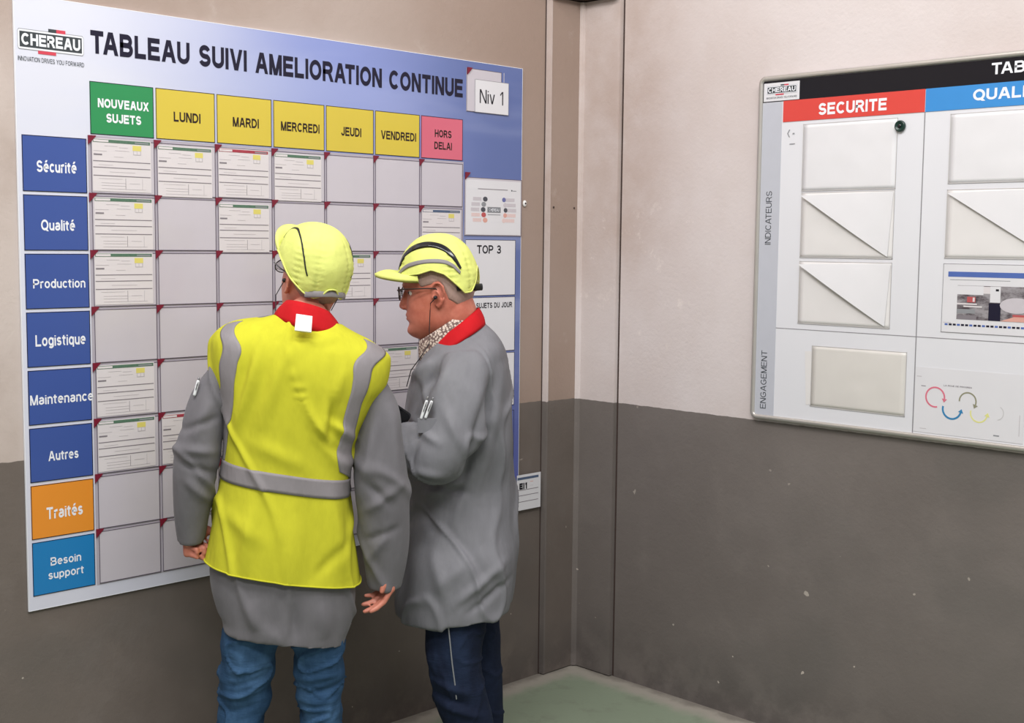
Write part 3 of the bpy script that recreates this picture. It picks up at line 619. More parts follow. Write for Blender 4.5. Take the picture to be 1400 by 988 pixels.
rt('QUALITE', 1.518, 2.0165, 1.736, 2.050, 'print_white', bold=.03)
rt('INDICATEURS', .8325, 1.607, .8545, 1.779, 'logo_dark', y=-.0112, vertical=True)
rt('ENGAGEMENT', .8315, 1.071, .8535, 1.262, 'logo_dark', y=-.0112, vertical=True)
rt('< -', .905, 1.948, .932, 1.972, 'dia_grey', y=-.0112); rt('-', .915, 1.925, .935, 1.928, 'dia_grey', y=-.0112)
# document pouches on the whiteboard
def pouch(label, x0, z0, x1, z1, fold=None, film='sleeve_film', group='plastic pouches on the whiteboard', bulge=.0010, corner=False):
    root = thing('plastic_pouch', label, 'pouch', (-.0102, -(x0+x1)/2, z0), -math.pi/2, group)
    W, H = x1-x0, z1-z0; N = 16; m = MB(); g = []
    for zi in range(N+1):
        for xi in range(N+1):
            u, v = xi/N, zi/N; b = bulge*math.sin(u*math.pi)**.5*math.sin(v*math.pi)**.5 if 0 < xi < N and 0 < zi < N else 0
            b += .0012*noise.noise(Vector((u*4+x0*9, v*4, z0*7))) if 0 < xi < N and 0 < zi < N else 0
            g.append((-W/2+u*W, -.0012-b, v*H))
    nf = len(g); g2 = [(x, 0, z) for x, y, z in g]; f = []
    for zi in range(N):
        for xi in range(N):
            a = zi*(N+1)+xi; f.append((a, a+1, a+N+2, a+N+1)); f.append((a+nf, a+N+1+nf, a+N+2+nf, a+1+nf))
    ed = [i for i in range(N+1)]+[(N+1)*k+N for k in range(1, N+1)]+[(N+1)*N+N-k for k in range(1, N+1)]+[(N+1)*(N-k) for k in range(1, N)]
    for k in range(len(ed)): a, b = ed[k], ed[(k+1) % len(ed)]; f.append((a, a+nf, b+nf, b))
    m.add(g+g2, f); m.build('film', root, 'flap_film' if fold else film, True)
    m = MB()
    for a, b, c, d in ((-W/2, 0, W/2, .0022), (-W/2, 0, -W/2+.0015, H), (W/2-.0015, 0, W/2, H), (-W/2, H-.0018, W/2, H)):
        m.box((a, -.0018, b), (c, -.0006, d))
    m.build('welded_edge', root, 'sleeve_edge')
    if fold:    # lower left half of the pouch gapes along its diagonal
        m = MB(); N = 14; top = []; bot = []; hgt = fold
        for k in range(N+1):
            t = k/N; px, pz = -W/2+.004+t*(W-.02), H-.010-t*(H-.016); up_ = hgt*math.sin(min(1, .25+t*.75)*math.pi)**.6 if k < N else 0
            row = []
            for q in range(7):
                s_ = (q/6)**1.6; cx = px+(W/2-.003-px)*s_; cz = pz+(H-.003-pz)*s_
                row.append((cx, -.0045-up_*(1-s_)**1.3, cz))
            top.append(row)
        v = [p for r_ in top for p in r_]; v2 = [(x, min(y+.0008, -.0037), z) for x, y, z in v]; n0 = len(v); f = []
        for k in range(N):
            for q in range(6): a = k*7+q; f.append((a, a+7, a+8, a+1)); f.append((a+n0, a+1+n0, a+8+n0, a+7+n0))
        for k in range(N): a = k*7; f.append((a, a+n0, a+7+n0, a+7))
        m.add(v+v2, f); m.build('gaping_flap', root, film, False)
    return root
pouch('clear empty pouch under the red SECURITE header, topmost of its column', .964, 1.776, 1.288, 1.986)
pouch('clear pouch gaping along its diagonal, second from the top under the red header', .965, 1.567, 1.287, 1.772, .011)
pouch('clear pouch gaping along its diagonal, third from the top under the red header', .965, 1.357, 1.286, 1.556, .014)
pouch('clear empty pouch under the blue header, topmost of its column', 1.453, 1.787, 1.778, 1.986)
pouch('clear pouch gaping along its diagonal, second from the top under the blue header', 1.452, 1.572, 1.776, 1.770, .007)
# beige sheet behind a transparent pouch beside ENGAGEMENT
o = sheet('blank_sheet', 'tilted translucent blank sheet poking out left of the beige pouch beside ENGAGEMENT', (-.0103, -1.004, 1.10), -math.pi/2, [(0, 0, .31, .17, 0, 'flap_film')]); o.rotation_euler = (0, math.radians(-3.0), -math.pi/2)
pouch('beige filled pouch beside the vertical ENGAGEMENT lettering', 1.020, 1.096, 1.346, 1.290, None, 'beige_sheet', bulge=.002)
for ob in [o]: ob.location.x = -.0102
# picture sheet pouch
PX0, PZ0, PWW, PHH = 1.450, 1.357, .324, .200
s4 = sheet('picture_sheet', 'landscape sheet with blue title bar and a workshop photo under the blue header', (-.0103, -PX0, PZ0), -math.pi/2,
           [(0, 0, PWW, PHH, 0, 'paper_white'), (.016, .162, PWW-.01, .177, 1, 'bar_blue'), (.022, .153, .2, .1545, 1, 'dia_grey'), (0, 0, .0015, PHH, 1, 'line_grey'), (0, 0, PWW, .0015, 1, 'line_grey'), (0, PHH-.0015, PWW, PHH, 1, 'line_grey'), (PWW-.0015, 0, PWW, PHH, 1, 'line_grey'), (.006, .0285, .03, .030, 1, 'form_faint')])
m = MB()
for k in range(24): m.box((.011+k*.0125, -.0012, .021), (.020+k*.0125, -.0008, .0265), 'ink_navy' if k % 3 else 'bar_blue')
m.build('printed_strip', s4)
m = MB(); a0, b0 = .046, .040; y0 = -.0011
m.box((a0, y0, b0), (.304, -.0008, .138), 'photo')
def pp(a, b, c, d, k, L=1): m.box((a0+a, y0-.0002*L, b0+b), (a0+c, y0-.0002*(L-1), b0+d), k)
pp(.0, .072, .078, .097, 'paper_white'); pp(.078, .076, .102, .096, 'paper', 2); pp(.098, .052, .128, .097, 'paper_white', 3); pp(.114, .084, .123, .09, 'ink_black', 4)
pp(.03, .05, .055, .066, 'dia_red'); pp(.047, .052, .053, .064, 'paper', 2); pp(.0, .043, .06, .047, 'paper'); pp(.02, .036, .075, .040, 'paper'); pp(.0, .018, .055, .030, 'dia_grey'); pp(.0, .0, .06, .012, 'form_line')
pp(.095, .0, .13, .05, 'ink_navy', 2); m.prism([(a0+.13+.045+.048*math.cos(q), b0+.045+.022*math.sin(q)) for q in np.linspace(0, 2*math.pi, 20, endpoint=False)], y0-.0006, y0-.0004, 'dia_pale')
m.prism([(a0+.13, b0+.0), (a0+.23, b0), (a0+.22, b0+.022), (a0+.17, b0+.014)], y0-.0006, y0-.0004, 'dia_salmon'); pp(.165, .014, .20, .02, 'dia_red', 4)
m.build('printed_photo', s4)
# cycle diagram sheet
s5 = sheet('cycle_diagram_sheet', 'white sheet with pink, blue, olive and yellow circular arrows, low under the blue header', (-.0103, -1.376, 1.056), -math.pi/2, [(0, 0, .33, .194, 0, 'paper_white'), (.318, .02, .3195, .08, 1, 'form_faint'), (.02, .1375, .034, .1395, 1, 'form_line'), (.02, .011, .04, .0125, 1, 'form_faint'), (.005, .165, .02, .167, 1, 'form_faint')])
def arc(cx, cz, r, a0, a1, wdt, key, head=True):
    n = 22; A = [math.radians(a0+(a1-a0)*k/n) for k in range(n+1)]
    pts = [(cx+(r+wdt)*math.cos(q), cz+(r+wdt)*math.sin(q)) for q in A]+[(cx+(r-wdt)*math.cos(q), cz+(r-wdt)*math.sin(q)) for q in reversed(A)]
    m = MB(); N = len(pts); v = [(x, -.0012, z) for x, z in pts]+[(x, -.0008, z) for x, z in pts]
    f = [(k, k+1, N-2-k, N-1-k) for k in range(n)]+[(k, (k+1) % N, (k+1) % N+N, k+N) for k in range(N)]; m.add(v, f)
    if head:
        q = A[-1]; s_ = 1 if a1 > a0 else -1; tx, tz = -math.sin(q)*s_, math.cos(q)*s_; ex, ez = cx+r*math.cos(q), cz+r*math.sin(q); nx, nz = math.cos(q), math.sin(q)
        m.prism([(ex+nx*.008, ez+nz*.008), (ex+tx*.011, ez+tz*.011), (ex-nx*.008, ez-nz*.008)], -.0014, -.0008)
    m.build('circular_arrow', s5, key)
arc(.065, .108, .029, 285, -5, .0024, 'arrow_pink'); arc(.118, .077, .028, 165, 345, .0028, 'arrow_blue'); arc(.165, .105, .025, 185, -20, .0021, 'arrow_olive')
arc(.200, .073, .025, 165, 345, .0020, 'arrow_yellow'); arc(.252, .080, .020, 60, -80, .0012, 'arrow_grey', False)
link(text_mesh('LA ROUE DE PROGRES', .090, .143, .176, .1475, -.0012, 'form_line', bold=.02), 'lettering', s5)
m = MB(); m.box((.245, -.0012, .013), (.262, -.0008, .0165)); m.build('printed_note', s5, 'dia_grey')
# round magnet
mg = thing('magnet', 'round dark green magnet at the upper right corner of the first clear pouch', 'magnet', (-.0118, -1.298, 1.9605), -math.pi/2)
m = MB(); m.loft([[(r*math.cos(q), y, r*math.sin(q)) for q in np.linspace(0, 2*math.pi, 28, endpoint=False)] for r, y in ((.0165, 0), (.0170, -.003), (.0165, -.007), (.0145, -.009), (.0125, -.0088), (.0115, -.0075))]); m.build('body', mg, 'magnet_green', True)
m = MB(); m.loft([[(r*math.cos(q), y, r*math.sin(q)) for q in np.linspace(0, 2*math.pi, 20, endpoint=False)] for r, y in ((.006, -.0070), (.0055, -.0095), (.002, -.010))]); m.build('knob', mg, 'gloss_black', True)
# ---PEOPLE---
# ------------------------------------------------------------------ the two men
class Frame:
    """a person's own axes: origin on the floor, x to his right in the picture, y away, z up; at() turns a picture point at depth y into them"""
    def __init__(s, px, dist):
        d = FW+RT*(px-PPX)/F_PX-UP*(334-PPY)/F_PX; d[2] = 0; d /= np.linalg.norm(d)
        s.o = np.array([CAMP[0], CAMP[1], 0])+d*dist; s.fx = d; s.rx = np.array([d[1], -d[0], 0]); s.rz = math.atan2(d[1], d[0])-math.pi/2
    def at(s, x, y, ly=0.0):
        d = FW+RT*(x-PPX)/F_PX-UP*(y-PPY)/F_PX
        p = CAMP+d*(((s.o@s.fx)+ly-CAMP@s.fx)/(d@s.fx)); q = p-s.o
        return np.array([q@s.rx, ly, p[2]])
def interp_rings(keys, n):
    """keys: list of (vectors...) rows resampled smoothly (Catmull-Rom)"""
    K = np.array(keys, float); m = len(K); out = []
    for t in np.linspace(0, m-1, n):
        i = min(int(t), m-2); u = t-i; p0, p1, p2, p3 = K[max(i-1, 0)], K[i], K[i+1], K[min(i+2, m-1)]
        out.append(.5*((2*p1)+(-p0+p2)*u+(2*p0-5*p1+4*p2-p3)*u*u+(-p0+3*p1-3*p2+p3)*u**3))
    return np.array(out)
def sup(q, e):
    c, s_ = math.cos(q), math.sin(q); return math.copysign(abs(c)**(2/e), c), math.copysign(abs(s_)**(2/e), s_)
class Trunk:
    """stack of tilted superelliptic rings; row = xl, zl, xr, zr, y centre, y half depth, exponent"""
    def __init__(s, rows, n=120): s.R = interp_rings(rows, n)
    def pt(s, t, q, off=0.0):
        i = min(max(t, 0), 1)*(len(s.R)-1); k = min(int(i), len(s.R)-2); u = i-k; r = s.R[k]*(1-u)+s.R[k+1]*u
        c, sn = sup(q, r[6]); a = (r[2]-r[0])/2; x = (r[0]+r[2])/2+c*(a+off); z = (r[1]+r[3])/2+(r[3]-r[1])/2*c
        return (x, r[4]+sn*(r[5]+off), z)
    def rings(s, nt, nq, t0=0, t1=1, off=0.0): return [[s.pt(t, q, off) for q in np.linspace(0, 2*math.pi, nq, endpoint=False)] for t in np.linspace(t0, t1, nt)]
def limb(mb, rows, n=28, nq=36, exp=2.1, key=None):
    """rows: centre xyz, rx, ry; sections stay horizontal-ish across the path"""
    R = interp_rings(rows, n); rings = []
    for k in range(len(R)):
        t = R[min(k+1, len(R)-1)][:3]-R[max(k-1, 0)][:3]; t /= np.linalg.norm(t)
        a = np.cross((0, 1, 0), t) if abs(t[1]) < .75 else np.cross((0, 0, 1), t); a /= np.linalg.norm(a); b = np.cross(t, a)
        rings.append([tuple(R[k][:3]+a*c*R[k][3]+b*s_*R[k][4]) for c, s_ in (sup(q, exp) for q in np.linspace(0, 2*math.pi, nq, endpoint=False))])
    mb.loft(rings, True, key)
def rotm(yaw, pitch, roll=0):
    """head frame (x forward, y left, z up) into the person's frame; yaw 0 looks away from the camera, positive turns left; pitch up positive"""
    cy, sy = math.cos(yaw), math.sin(yaw); f = np.array([-sy, cy, 0]); l = np.array([-cy, -sy, 0]); u = np.array([0, 0, 1.])
    f, u = f*math.cos(pitch)+u*math.sin(pitch), u*math.cos(pitch)-f*math.sin(pitch)
    l, u = l*math.cos(roll)+u*math.sin(roll), u*math.cos(roll)-l*math.sin(roll)
    return np.stack([f, l, u], 1)
HEAD = [  # z, x front, x back, half width, exponent
    (.128, .012, -.022, .014, 2), (.124, .040, -.050, .036, 2), (.112, .066, -.075, .055, 2.1), (.090, .084, -.091, .069, 2.2), (.065, .092, -.098, .075, 2.25), (.042, .095, -.101, .077, 2.3), (.028, .096, -.101, .076, 2.3),
    (.012, .087, -.099, .0735, 2.3), (-.004, .088, -.094, .072, 2.3), (-.022, .090, -.086, .070, 2.3), (-.036, .092, -.076, .068, 2.3), (-.048, .094, -.068, .066, 2.2), (-.060, .093, -.060, .0635, 2.2), (-.074, .090, -.052, .060, 2.2),
    (-.088, .092, -.044, .055, 2.1), (-.100, .090, -.036, .048, 2.1), (-.110, .080, -.030, .040, 2), (-.118, .062, -.020, .028, 2)]
def head_pt(z, q, off=0.0):
    H = HEAD; zs = [h[0] for h in H][::-1]; g = lambda k: float(np.interp(z, zs, [h[k] for h in H][::-1]))
    xf, xb, w_, e = g(1)+off, g(2)-off, g(3)+off, g(4); c, s_ = sup(q, e)
    wx = .0
    return ((xf if c > 0 else -xb)*c+wx, s_*w_*(1-.10*max(0, c)), z)
def build_head(mb, H, full=1.0, jowl=.0):
    """H maps head-frame points to the person's frame"""
    zs = interp_rings([h for h in HEAD], 70); rings = []
    for r in zs:
        z, xf, xb, w_, e = r; ring = []
        for q in np.linspace(0, 2*math.pi, 72, endpoint=False):
            c, s_ = sup(q, e); x = (xf if c > 0 else -xb)*c; y = s_*w_*(1-.10*max(0, c)); d = 0
            if c > 0:
                g = lambda cy, cz, wy, wz: math.exp(-((abs(y)-cy)/wy)**2-((z-cz)/wz)**2)
                d += -.011*g(.032, .012, .015, .011)+.004*g(.030, .033, .026, .008)+.005*g(.046, -.018, .018, .018)    # sockets, brows, cheekbones
                d += .0045*g(0, -.047, .020, .0045)+.0045*g(0, -.059, .017, .0050)-.0035*g(0, -.0530, .024, .0022)-.004*g(0, -.069, .022, .005)+.005*g(0, -.092, .018, .012)  # lips, chin
                d += -.003*g(.0, -.040, .006, .006)
                x += d*full
            if z < -.03: y *= 1+jowl*math.exp(-((z+.075)/.03)**2)
            ring.append(tuple(H((x, y, z))))
        rings.append(ring)
    mb.loft(rings)
    # nose: bridge to tip with wings
    nose = [(.030, .093, .006, .008), (.016, .098, .0065, .010), (.002, .104, .008, .012), (-.012, .111, .0095, .015), (-.022, .115, .0115, .018), (-.029, .112, .0125, .018), (-.034, .103, .011, .014)]
    nr = []
    for z, xt, hw, dp in nose: nr.append([tuple(H((xt-dp+dp*math.cos(q), hw*math.sin(q), z))) for q in np.linspace(0, 2*math.pi, 20, endpoint=False)])
    mb.loft(nr)
    for s_ in (1, -1):
        mb.ellipsoid(H((.099, s_*.0125, -.027)), (.0075, .0075, .0065))
        # ear: bowl, rim, lobe
        E = lambda x, y, z: H((x*1.12-.012, s_*(.070+y), z*1.15))
        R = np.stack([np.array(H((1, 0, 0)))-np.array(H((0, 0, 0))), np.array(H((0, 1, 0)))-np.array(H((0, 0, 0))), np.array(H((0, 0, 1)))-np.array(H((0, 0, 0)))], 1)
        mb.ellipsoid(E(0, .004, .0), (.015, .006, .026), R)
        rim = [(.012, .005, .008), (.012, .009, .020), (.004, .013, .029), (-.008, .016, .029), (-.016, .018, .020), (-.018, .018, .006), (-.015, .015, -.008), (-.008, .011, -.019), (.001, .007, -.027), (.006, .005, -.020)]
        mb.tube([E(*p) for p in rim], [.0034, .0036, .0040, .0042, .0042, .0040, .0040, .0046, .0055, .0040], n=10)
        mb.tube([E(.002, .012, .012), E(-.006, .013, .002), E(-.004, .011, -.010)], [.0030, .0034, .0030], n=8)
        mb.ellipsoid(E(.012, .007, -.003), (.004, .004, .006), R)
def build_hand(mb, wrist, d, pn, curl=(25, 30, 20), thumb=(0.6, .5), size=1.0, side=1, spread=.0):
    """wrist point, direction of the palm, palm normal; side = +1 if the thumb lies towards d x pn"""
    d = np.array(d, float); d /= np.linalg.norm(d); pn = np.array(pn, float); pn -= d*(pn@d); pn /= np.linalg.norm(pn); lat = np.cross(d, pn)*side
    w_ = np.array(wrist, float); k = size
    mb.tube([w_-d*.05*k, w_-d*.01*k, w_+d*.012*k], [.025*k, .024*k, .025*k], n=16, flat=.80, up=tuple(lat))
    for j, oy in enumerate((.030, .010, -.010, -.028)):   # palm ribs
        mb.tube([w_+d*.01*k+lat*oy*.45*k, w_+d*.05*k+lat*oy*.85*k, w_+d*.088*k+lat*oy*k-d*abs(oy-.01)*.25*k], [.0155*k, .0140*k, .0115*k], n=12)
    mb.ellipsoid(w_+d*.035*k+lat*.022*k+pn*.008*k, (.022*k, .022*k, .022*k))
    L = [(.043, .026, .020), (.047, .030, .022), (.044, .028, .021), (.035, .021, .018)]
    for j, oy in enumerate((.030, .010, -.010, -.028)):
        p = w_+d*(.088-abs(oy-.01)*.25)*k+lat*oy*k; a = 0; pts = [p]; sp = lat*(oy-.002)*spread
        for s_, ln in enumerate(L[j]):
            a += math.radians(curl[s_]+j*3.0); v = d*math.cos(a)+pn*math.sin(a)+sp; v /= np.linalg.norm(v)
            pts.append(pts[-1]+v*ln*k*.5); pts.append(pts[-1]+v*ln*k*.5)
        rr_ = [.0098, .0090, .0092, .0082, .0084, .0078, .0064]
        mb.tube(pts, [q*k*(1 if j < 3 else .88) for q in rr_], n=12)
    t0 = w_+d*.022*k+lat*.026*k+pn*.008*k; v = d*thumb[0]+lat*(1-thumb[0])+pn*thumb[1]; v /= np.linalg.norm(v); v2 = v*.75+d*.5; v2 /= np.linalg.norm(v2)
    mb.tube([t0, t0+v*.022*k, t0+v*.042*k, t0+v*.042*k+v2*.016*k, t0+v*.042*k+v2*.030*k], [.0140*k, .0118*k, .0105*k, .0102*k, .0075*k], n=12)
# ---- bump cap
def cap_surface(cfg):
    cx, cz, a, wv, h = cfg['c']
    def pt(th, z, off=0.0):
        """point at azimuth th (0 front, + left) and head height z"""
        if z >= cz: s_ = math.sqrt(max(0, 1-((z-cz)/(h+off))**2))**.86
        else: s_ = 1-.9*((cz-z)/.12)**2*.35
        return (cx+(a+off)*s_*math.cos(th), (wv+off)*s_*math.sin(th), z)
    return pt
def build_cap(parent, H, cfg):
    pt = cap_surface(cfg); cx, cz, a, wv, h = cfg['c']; ed = cfg['edge']
    edge = lambda th: float(np.interp(abs(math.degrees(th)), [e[0] for e in ed], [e[1] for e in ed]))
    N, K = 144, 44; ths = [2*math.pi*i/N-math.pi for i in range(N)]
    def surf(off):
        rings = []
        for k in range(K):
            ring = []
            for th in ths:
                e0 = edge(th); v = math.sin(k/(K-1)*math.pi/2); z = e0+(cz+h-e0)*v; z = min(z, cz+(h+off)*.99999)
                dg_ = abs(math.degrees(th)); wr = 0
                for sm in cfg.get('seams', (30, 118, 150)):      # stitched panel seams pucker the cloth
                    wr -= .0036*math.exp(-((dg_-sm)/3.0)**2)*(1-.5*v); wr += .0030*math.exp(-((dg_-sm)/9.0)**2)*math.sin(z*420+sm)*(1-v)
                wr += .0035*noise.noise(Vector((th*1.6, z*22, 3.3)))
                x, y, zz = pt(th, z, off); q = 1+wr/.1
                ring.append(tuple(H((cx+(x-cx)*q, y*q, zz))))
            rings.append(ring)
        return rings
    mb = MB(); out = surf(.0); inn = surf(-.004); n = N
    mb.loft(out, False); mb.loft(inn, False)
    mb.f = mb.f[:len(mb.f)//2]+[q[::-1] for q in mb.f[len(mb.f)//2:]]
    o1 = 0; o2 = K*n; mb.f += [(i, o2+i, o2+(i+1) % n, (i+1) % n) for i in range(n)]
    top = (K-1)*n; tp = len(mb.v); mb.v.append(tuple(H((cx, 0, cz+h)))); mb.v.append(tuple(H((cx, 0, cz+h-.004)))); mb.f += [(top+i, top+(i+1) % n, tp) for i in range(n)]+[(o2+top+(i+1) % n, o2+top+i, tp+1) for i in range(n)]
    mb.mi = [0]*len(mb.f); cap = mb.build('cap', parent, 'cap_fabric', True)
    # binding along the lower edge
    mb = MB(); mb.tube([H(pt(th, edge(th), .0006)) for th in np.linspace(-math.pi, math.pi, 120)], .0024, n=8); mb.build('edge_binding', cap, cfg.get('bind', 'cap_fabric'), True)
    # visor
    mb = MB(); U, V = 30, 9; g = []; am = math.radians(66); vz = cfg['visor'][0]; vl = cfg['visor'][1]; dr = cfg['visor'][2]; up_ = cfg['visor'][3]
    for u in range(U+1):
        th = -am+2*am*u/U; c = math.cos(th/am*math.pi/2)**.62 if abs(th) < am*.999 else 0
        for v in range(V+1):
            t = v/V; x0, y0, z0 = pt(th, vz, .0); e = (1-abs(th)/am)
            g.append((x0-.004+t*vl*c*1.0+0, y0*(1+.10*t*c), vz+up_*t*c-dr*(abs(y0)/wv)**2*(.5+.5*t)+.010*math.sin(t*math.pi)*c))
    n0 = len(g); bt = [(x-.001, y*.99, z-.0085) for x, y, z in g]; f = []
    for u in range(U):
        for v in range(V): q = u*(V+1)+v; f.append((q, q+1, q+V+2, q+V+1)); f.append((q+n0, q+V+1+n0, q+V+2+n0, q+1+n0))
    for u in range(U): q = u*(V+1)+V; f.append((q, q+n0, q+V+1+n0, q+V+1)); q = u*(V+1); f.append((q, q+V+1, q+V+1+n0, q+n0))
    mb.add([tuple(H(p)) for p in g+bt], f); mb.build('visor', cap, 'cap_fabric', True)
    # side bands following (x, z) curves on both sides
    for bname, key, upc, loc_, off in cfg['bands']:
        for s_ in (1, -1):
            mb = MB(); n = 40; U_ = interp_rings(upc, n); L_ = interp_rings(loc_, n); rows = []
            for k in range(n):
                row = []
                for t in (0, .33, .66, 1):
                    x, z = U_[k]*(1-t)+L_[k]*t; sv = math.sqrt(max(.0001, 1-((z-cz)/h)**2))**.86 if z > cz else 1-.315*((cz-z)/.12)**2
                    cc = max(-1, min(1, (x-cx)/(a*sv))); th = math.acos(cc)*s_; p = pt(th, z, off); row.append(tuple(H(p)))
                for t in (1, 0):
                    x, z = U_[k]*(1-t)+L_[k]*t; sv = math.sqrt(max(.0001, 1-((z-cz)/h)**2))**.86 if z > cz else 1-.315*((cz-z)/.12)**2
                    cc = max(-1, min(1, (x-cx)/(a*sv))); row.append(tuple(H(pt(math.acos(cc)*s_, z, -.001))))
                rows.append(row)
            mb.loft(rows, True); mb.build(bname, cap, key, True)
    return cap, edge, pt
def glasses(parent, H, key):
    mb = MB()
    for s_ in (1, -1):
        mb.tube([H((-.018, s_*.080, .004)), H((-.008, s_*.080, .020)), H((.03, s_*.080, .022)), H((.085, s_*.072, .024)), H((.101, s_*.062, .022))], .0019, n=8)
        ring = [H((.106-.006*abs(math.cos(q)*.6+.5)*1.0, s_*(.034+.026*math.cos(q)), .012+.018*math.sin(q))) for q in np.linspace(0, 2*math.pi, 25)]
        mb.tube(ring, .0015, n=6)
    mb.tube([H((.104, .010, .017)), H((.107, 0, .019)), H((.104, -.010, .017))], .0016, n=6)
    gl = mb.build('glasses', parent, key, True)
    for s_ in (1, -1):
        mb = MB(); mb.loft([[tuple(H((.1045-.006*abs(math.cos(q)*.6+.5)+dx, s_*(.034+.025*r*math.cos(q)), .012+.017*r*math.sin(q)))) for q in np.linspace(0, 2*math.pi, 24, endpoint=False)] for r, dx in ((1, -.0006), (1, .0006))]); mb.build('lens', gl, 'lens', True)
def eyes(parent, H):
    for s_ in (1, -1):
        mb = MB(); mb.ellipsoid(H((.067, s_*.032, .012)), (.0105, .0105, .0105), n=18, m=12, key='tag_white'); mb.ellipsoid(H((.0755, s_*.032, .012)), (.0042, .0042, .0042), n=12, m=8, key='ink_brown'); mb.build('eye', parent, None, True)
def hair_shell(parent, H, lo):
    """short hair: thickened patch of the scalp; lo(azimuth degrees) gives the hairline height"""
    mb = MB(); N, K = 96, 30
    def srf(off):
        rings = []
        for k in range(K):
            ring = []
            for i in range(N):
                q = 2*math.pi*i/N-math.pi; l0 = lo(abs(math.degrees(q))); z = l0+(.1275-l0)*(k/(K-1)); o = off*min(1, (k+.3)/3); p = head_pt(z, q, o+.0008*noise.noise(Vector((q*9, z*120, 1))) if off > 0 else off); ring.append(tuple(H(p)))
            rings.append(ring)
        return rings
    mb.loft(srf(.0035)+srf(-.003)[::-1], True); return mb.build('hair', parent, 'hair', True)
def collar(parent, top, bot, key, th=.003, name='collar', n=72, nv=6, gap=None, roll=.006):
    """band between two curves (functions of angle); gap = (from, to) degrees left open at the front"""
    mb = MB(); a0, a1 = (gap[1], gap[0]+360) if gap else (0, 360); rows = []
    for q in np.linspace(math.radians(a0), math.radians(a1), n):
        A_, B_ = np.array(top(q)), np.array(bot(q)); d = B_-A_; c = (np.array(top(q))+np.array(top(q+math.pi)))/2; o = A_-c; o[2] = 0; o /= np.linalg.norm(o)+1e-9
        outer = [A_+d*t+o*(roll*math.sin(t*math.pi)) for t in np.linspace(0, 1, nv)]; inner = [p-o*th-np.array((0, 0, th*.3)) for p in outer[::-1]]
        rows.append([tuple(p) for p in outer+inner])
    mb.loft(rows, bool(gap)) if gap else mb.loft(rows+[rows[0]], False)
    return mb.build(name, parent, key, True)
def shoe(parent, x, y, dirv, key='shoe_leather'):
    d = np.array(dirv, float); d /= np.linalg.norm(d); l = np.array((-d[1], d[0], 0)); c = np.array((x, y, 0.))
    mb = MB(); R_ = [(-.085, .030, .055), (-.07, .036, .085), (-.02, .038, .085), (.03, .042, .070), (.08, .048, .050), (.13, .046, .042), (.165, .034, .034), (.178, .018, .024)]
    rings = []
    for s_, wv, hh in interp_rings(R_, 24): rings.append([tuple(c+d*s_+l*wv*cq*(1 if sq > 0 else 1.02)+np.array((0, 0, max(.004, hh*.5+hh*.5*sq)))) for cq, sq in (sup(q, 2.6) for q in np.linspace(0, 2*math.pi, 28, endpoint=False))])
    mb.loft(rings); o = mb.build('shoe', parent, key, True)
    mb = MB(); rings = []
    for z in (0.0, .012, .016):
        rings.append([tuple(c+d*(.047+.138*cq)+l*.050*sq*(1 if z < .015 else .9)+np.array((0, 0, z))) for cq, sq in (sup(q, 2.8) for q in np.linspace(0, 2*math.pi, 32, endpoint=False))])
    mb.loft(rings); mb.build('sole', o, 'black_rubber', True)

# ================= man in the hi-vis vest, seen from behind =================
A = Frame(395, 3.36); a = A.at
pa = thing('person', 'person in a yellow hi-vis vest over a grey coat, seen from behind', 'person', tuple(A.o), A.rz)
def row(l, r, yc, yh, e=2.3):
    p, q = a(*l), a(*r); return (p[0], p[2], q[0], q[2], yc, yh, e)
VEST = [row((402, 424), (442, 432), .015, .045, 2), row((376, 429), (466, 446), .014, .062, 2.1), row((346, 434), (486, 456), .012, .078, 2.2), row((318, 440), (508, 466), .008, .092, 2.3), row((299, 450), (526, 478), .005, .105, 2.4), row((290, 463), (535, 490), .002, .116, 2.5),
        row((289, 482), (535, 508), .0, .124, 2.5), row((291, 508), (529, 529), .0, .128, 2.4), row((299, 535), (511, 551), .002, .130, 2.4), row((306, 566), (491, 590), .004, .130, 2.4), row((307, 600), (482, 626), .006, .128, 2.4), row((304, 640), (479, 665), .008, .130, 2.4),
        row((295, 690), (480, 715), .010, .136, 2.4), row((286, 740), (486, 765), .012, .142, 2.4), row((281, 766), (490, 795), .012, .145, 2.4)]
COAT = VEST+[row((282, 800), (489, 828), .012, .146, 2.4), row((290, 832), (484, 852), .012, .144, 2.4), row((297, 844), (478, 866), .012, .143, 2.6), row((299, 858), (475, 877), .012, .142, 2.8)]
tv = Trunk(VEST, 160); tc = Trunk(COAT, 180)
fa = lambda x, y, ly=-.12: a(x, y, ly)
FV = [(fa(362, 455), fa(318, 600), .016, .006), (fa(395, 470), fa(352, 590), .018, .004), (fa(340, 470), fa(325, 560), .012, -.003), (fa(470, 500), fa(438, 600), .016, .005), (fa(455, 540), fa(452, 600), .010, -.007), (fa(436, 592), fa(472, 634), .011, -.007), (fa(448, 575), fa(486, 606), .012, .006),
      (fa(420, 560), fa(478, 660), .018, .004), (fa(330, 600), fa(420, 640), .022, .003), (fa(345, 690), fa(330, 790), .02, .005), (fa(400, 700), fa(405, 800), .03, .004), (fa(455, 680), fa(470, 790), .018, .005), (fa(300, 700), fa(360, 740), .02, .003), (fa(480, 740), fa(430, 790), .014, -.003), (fa(470, 460), fa(410, 470), .014, .003)]
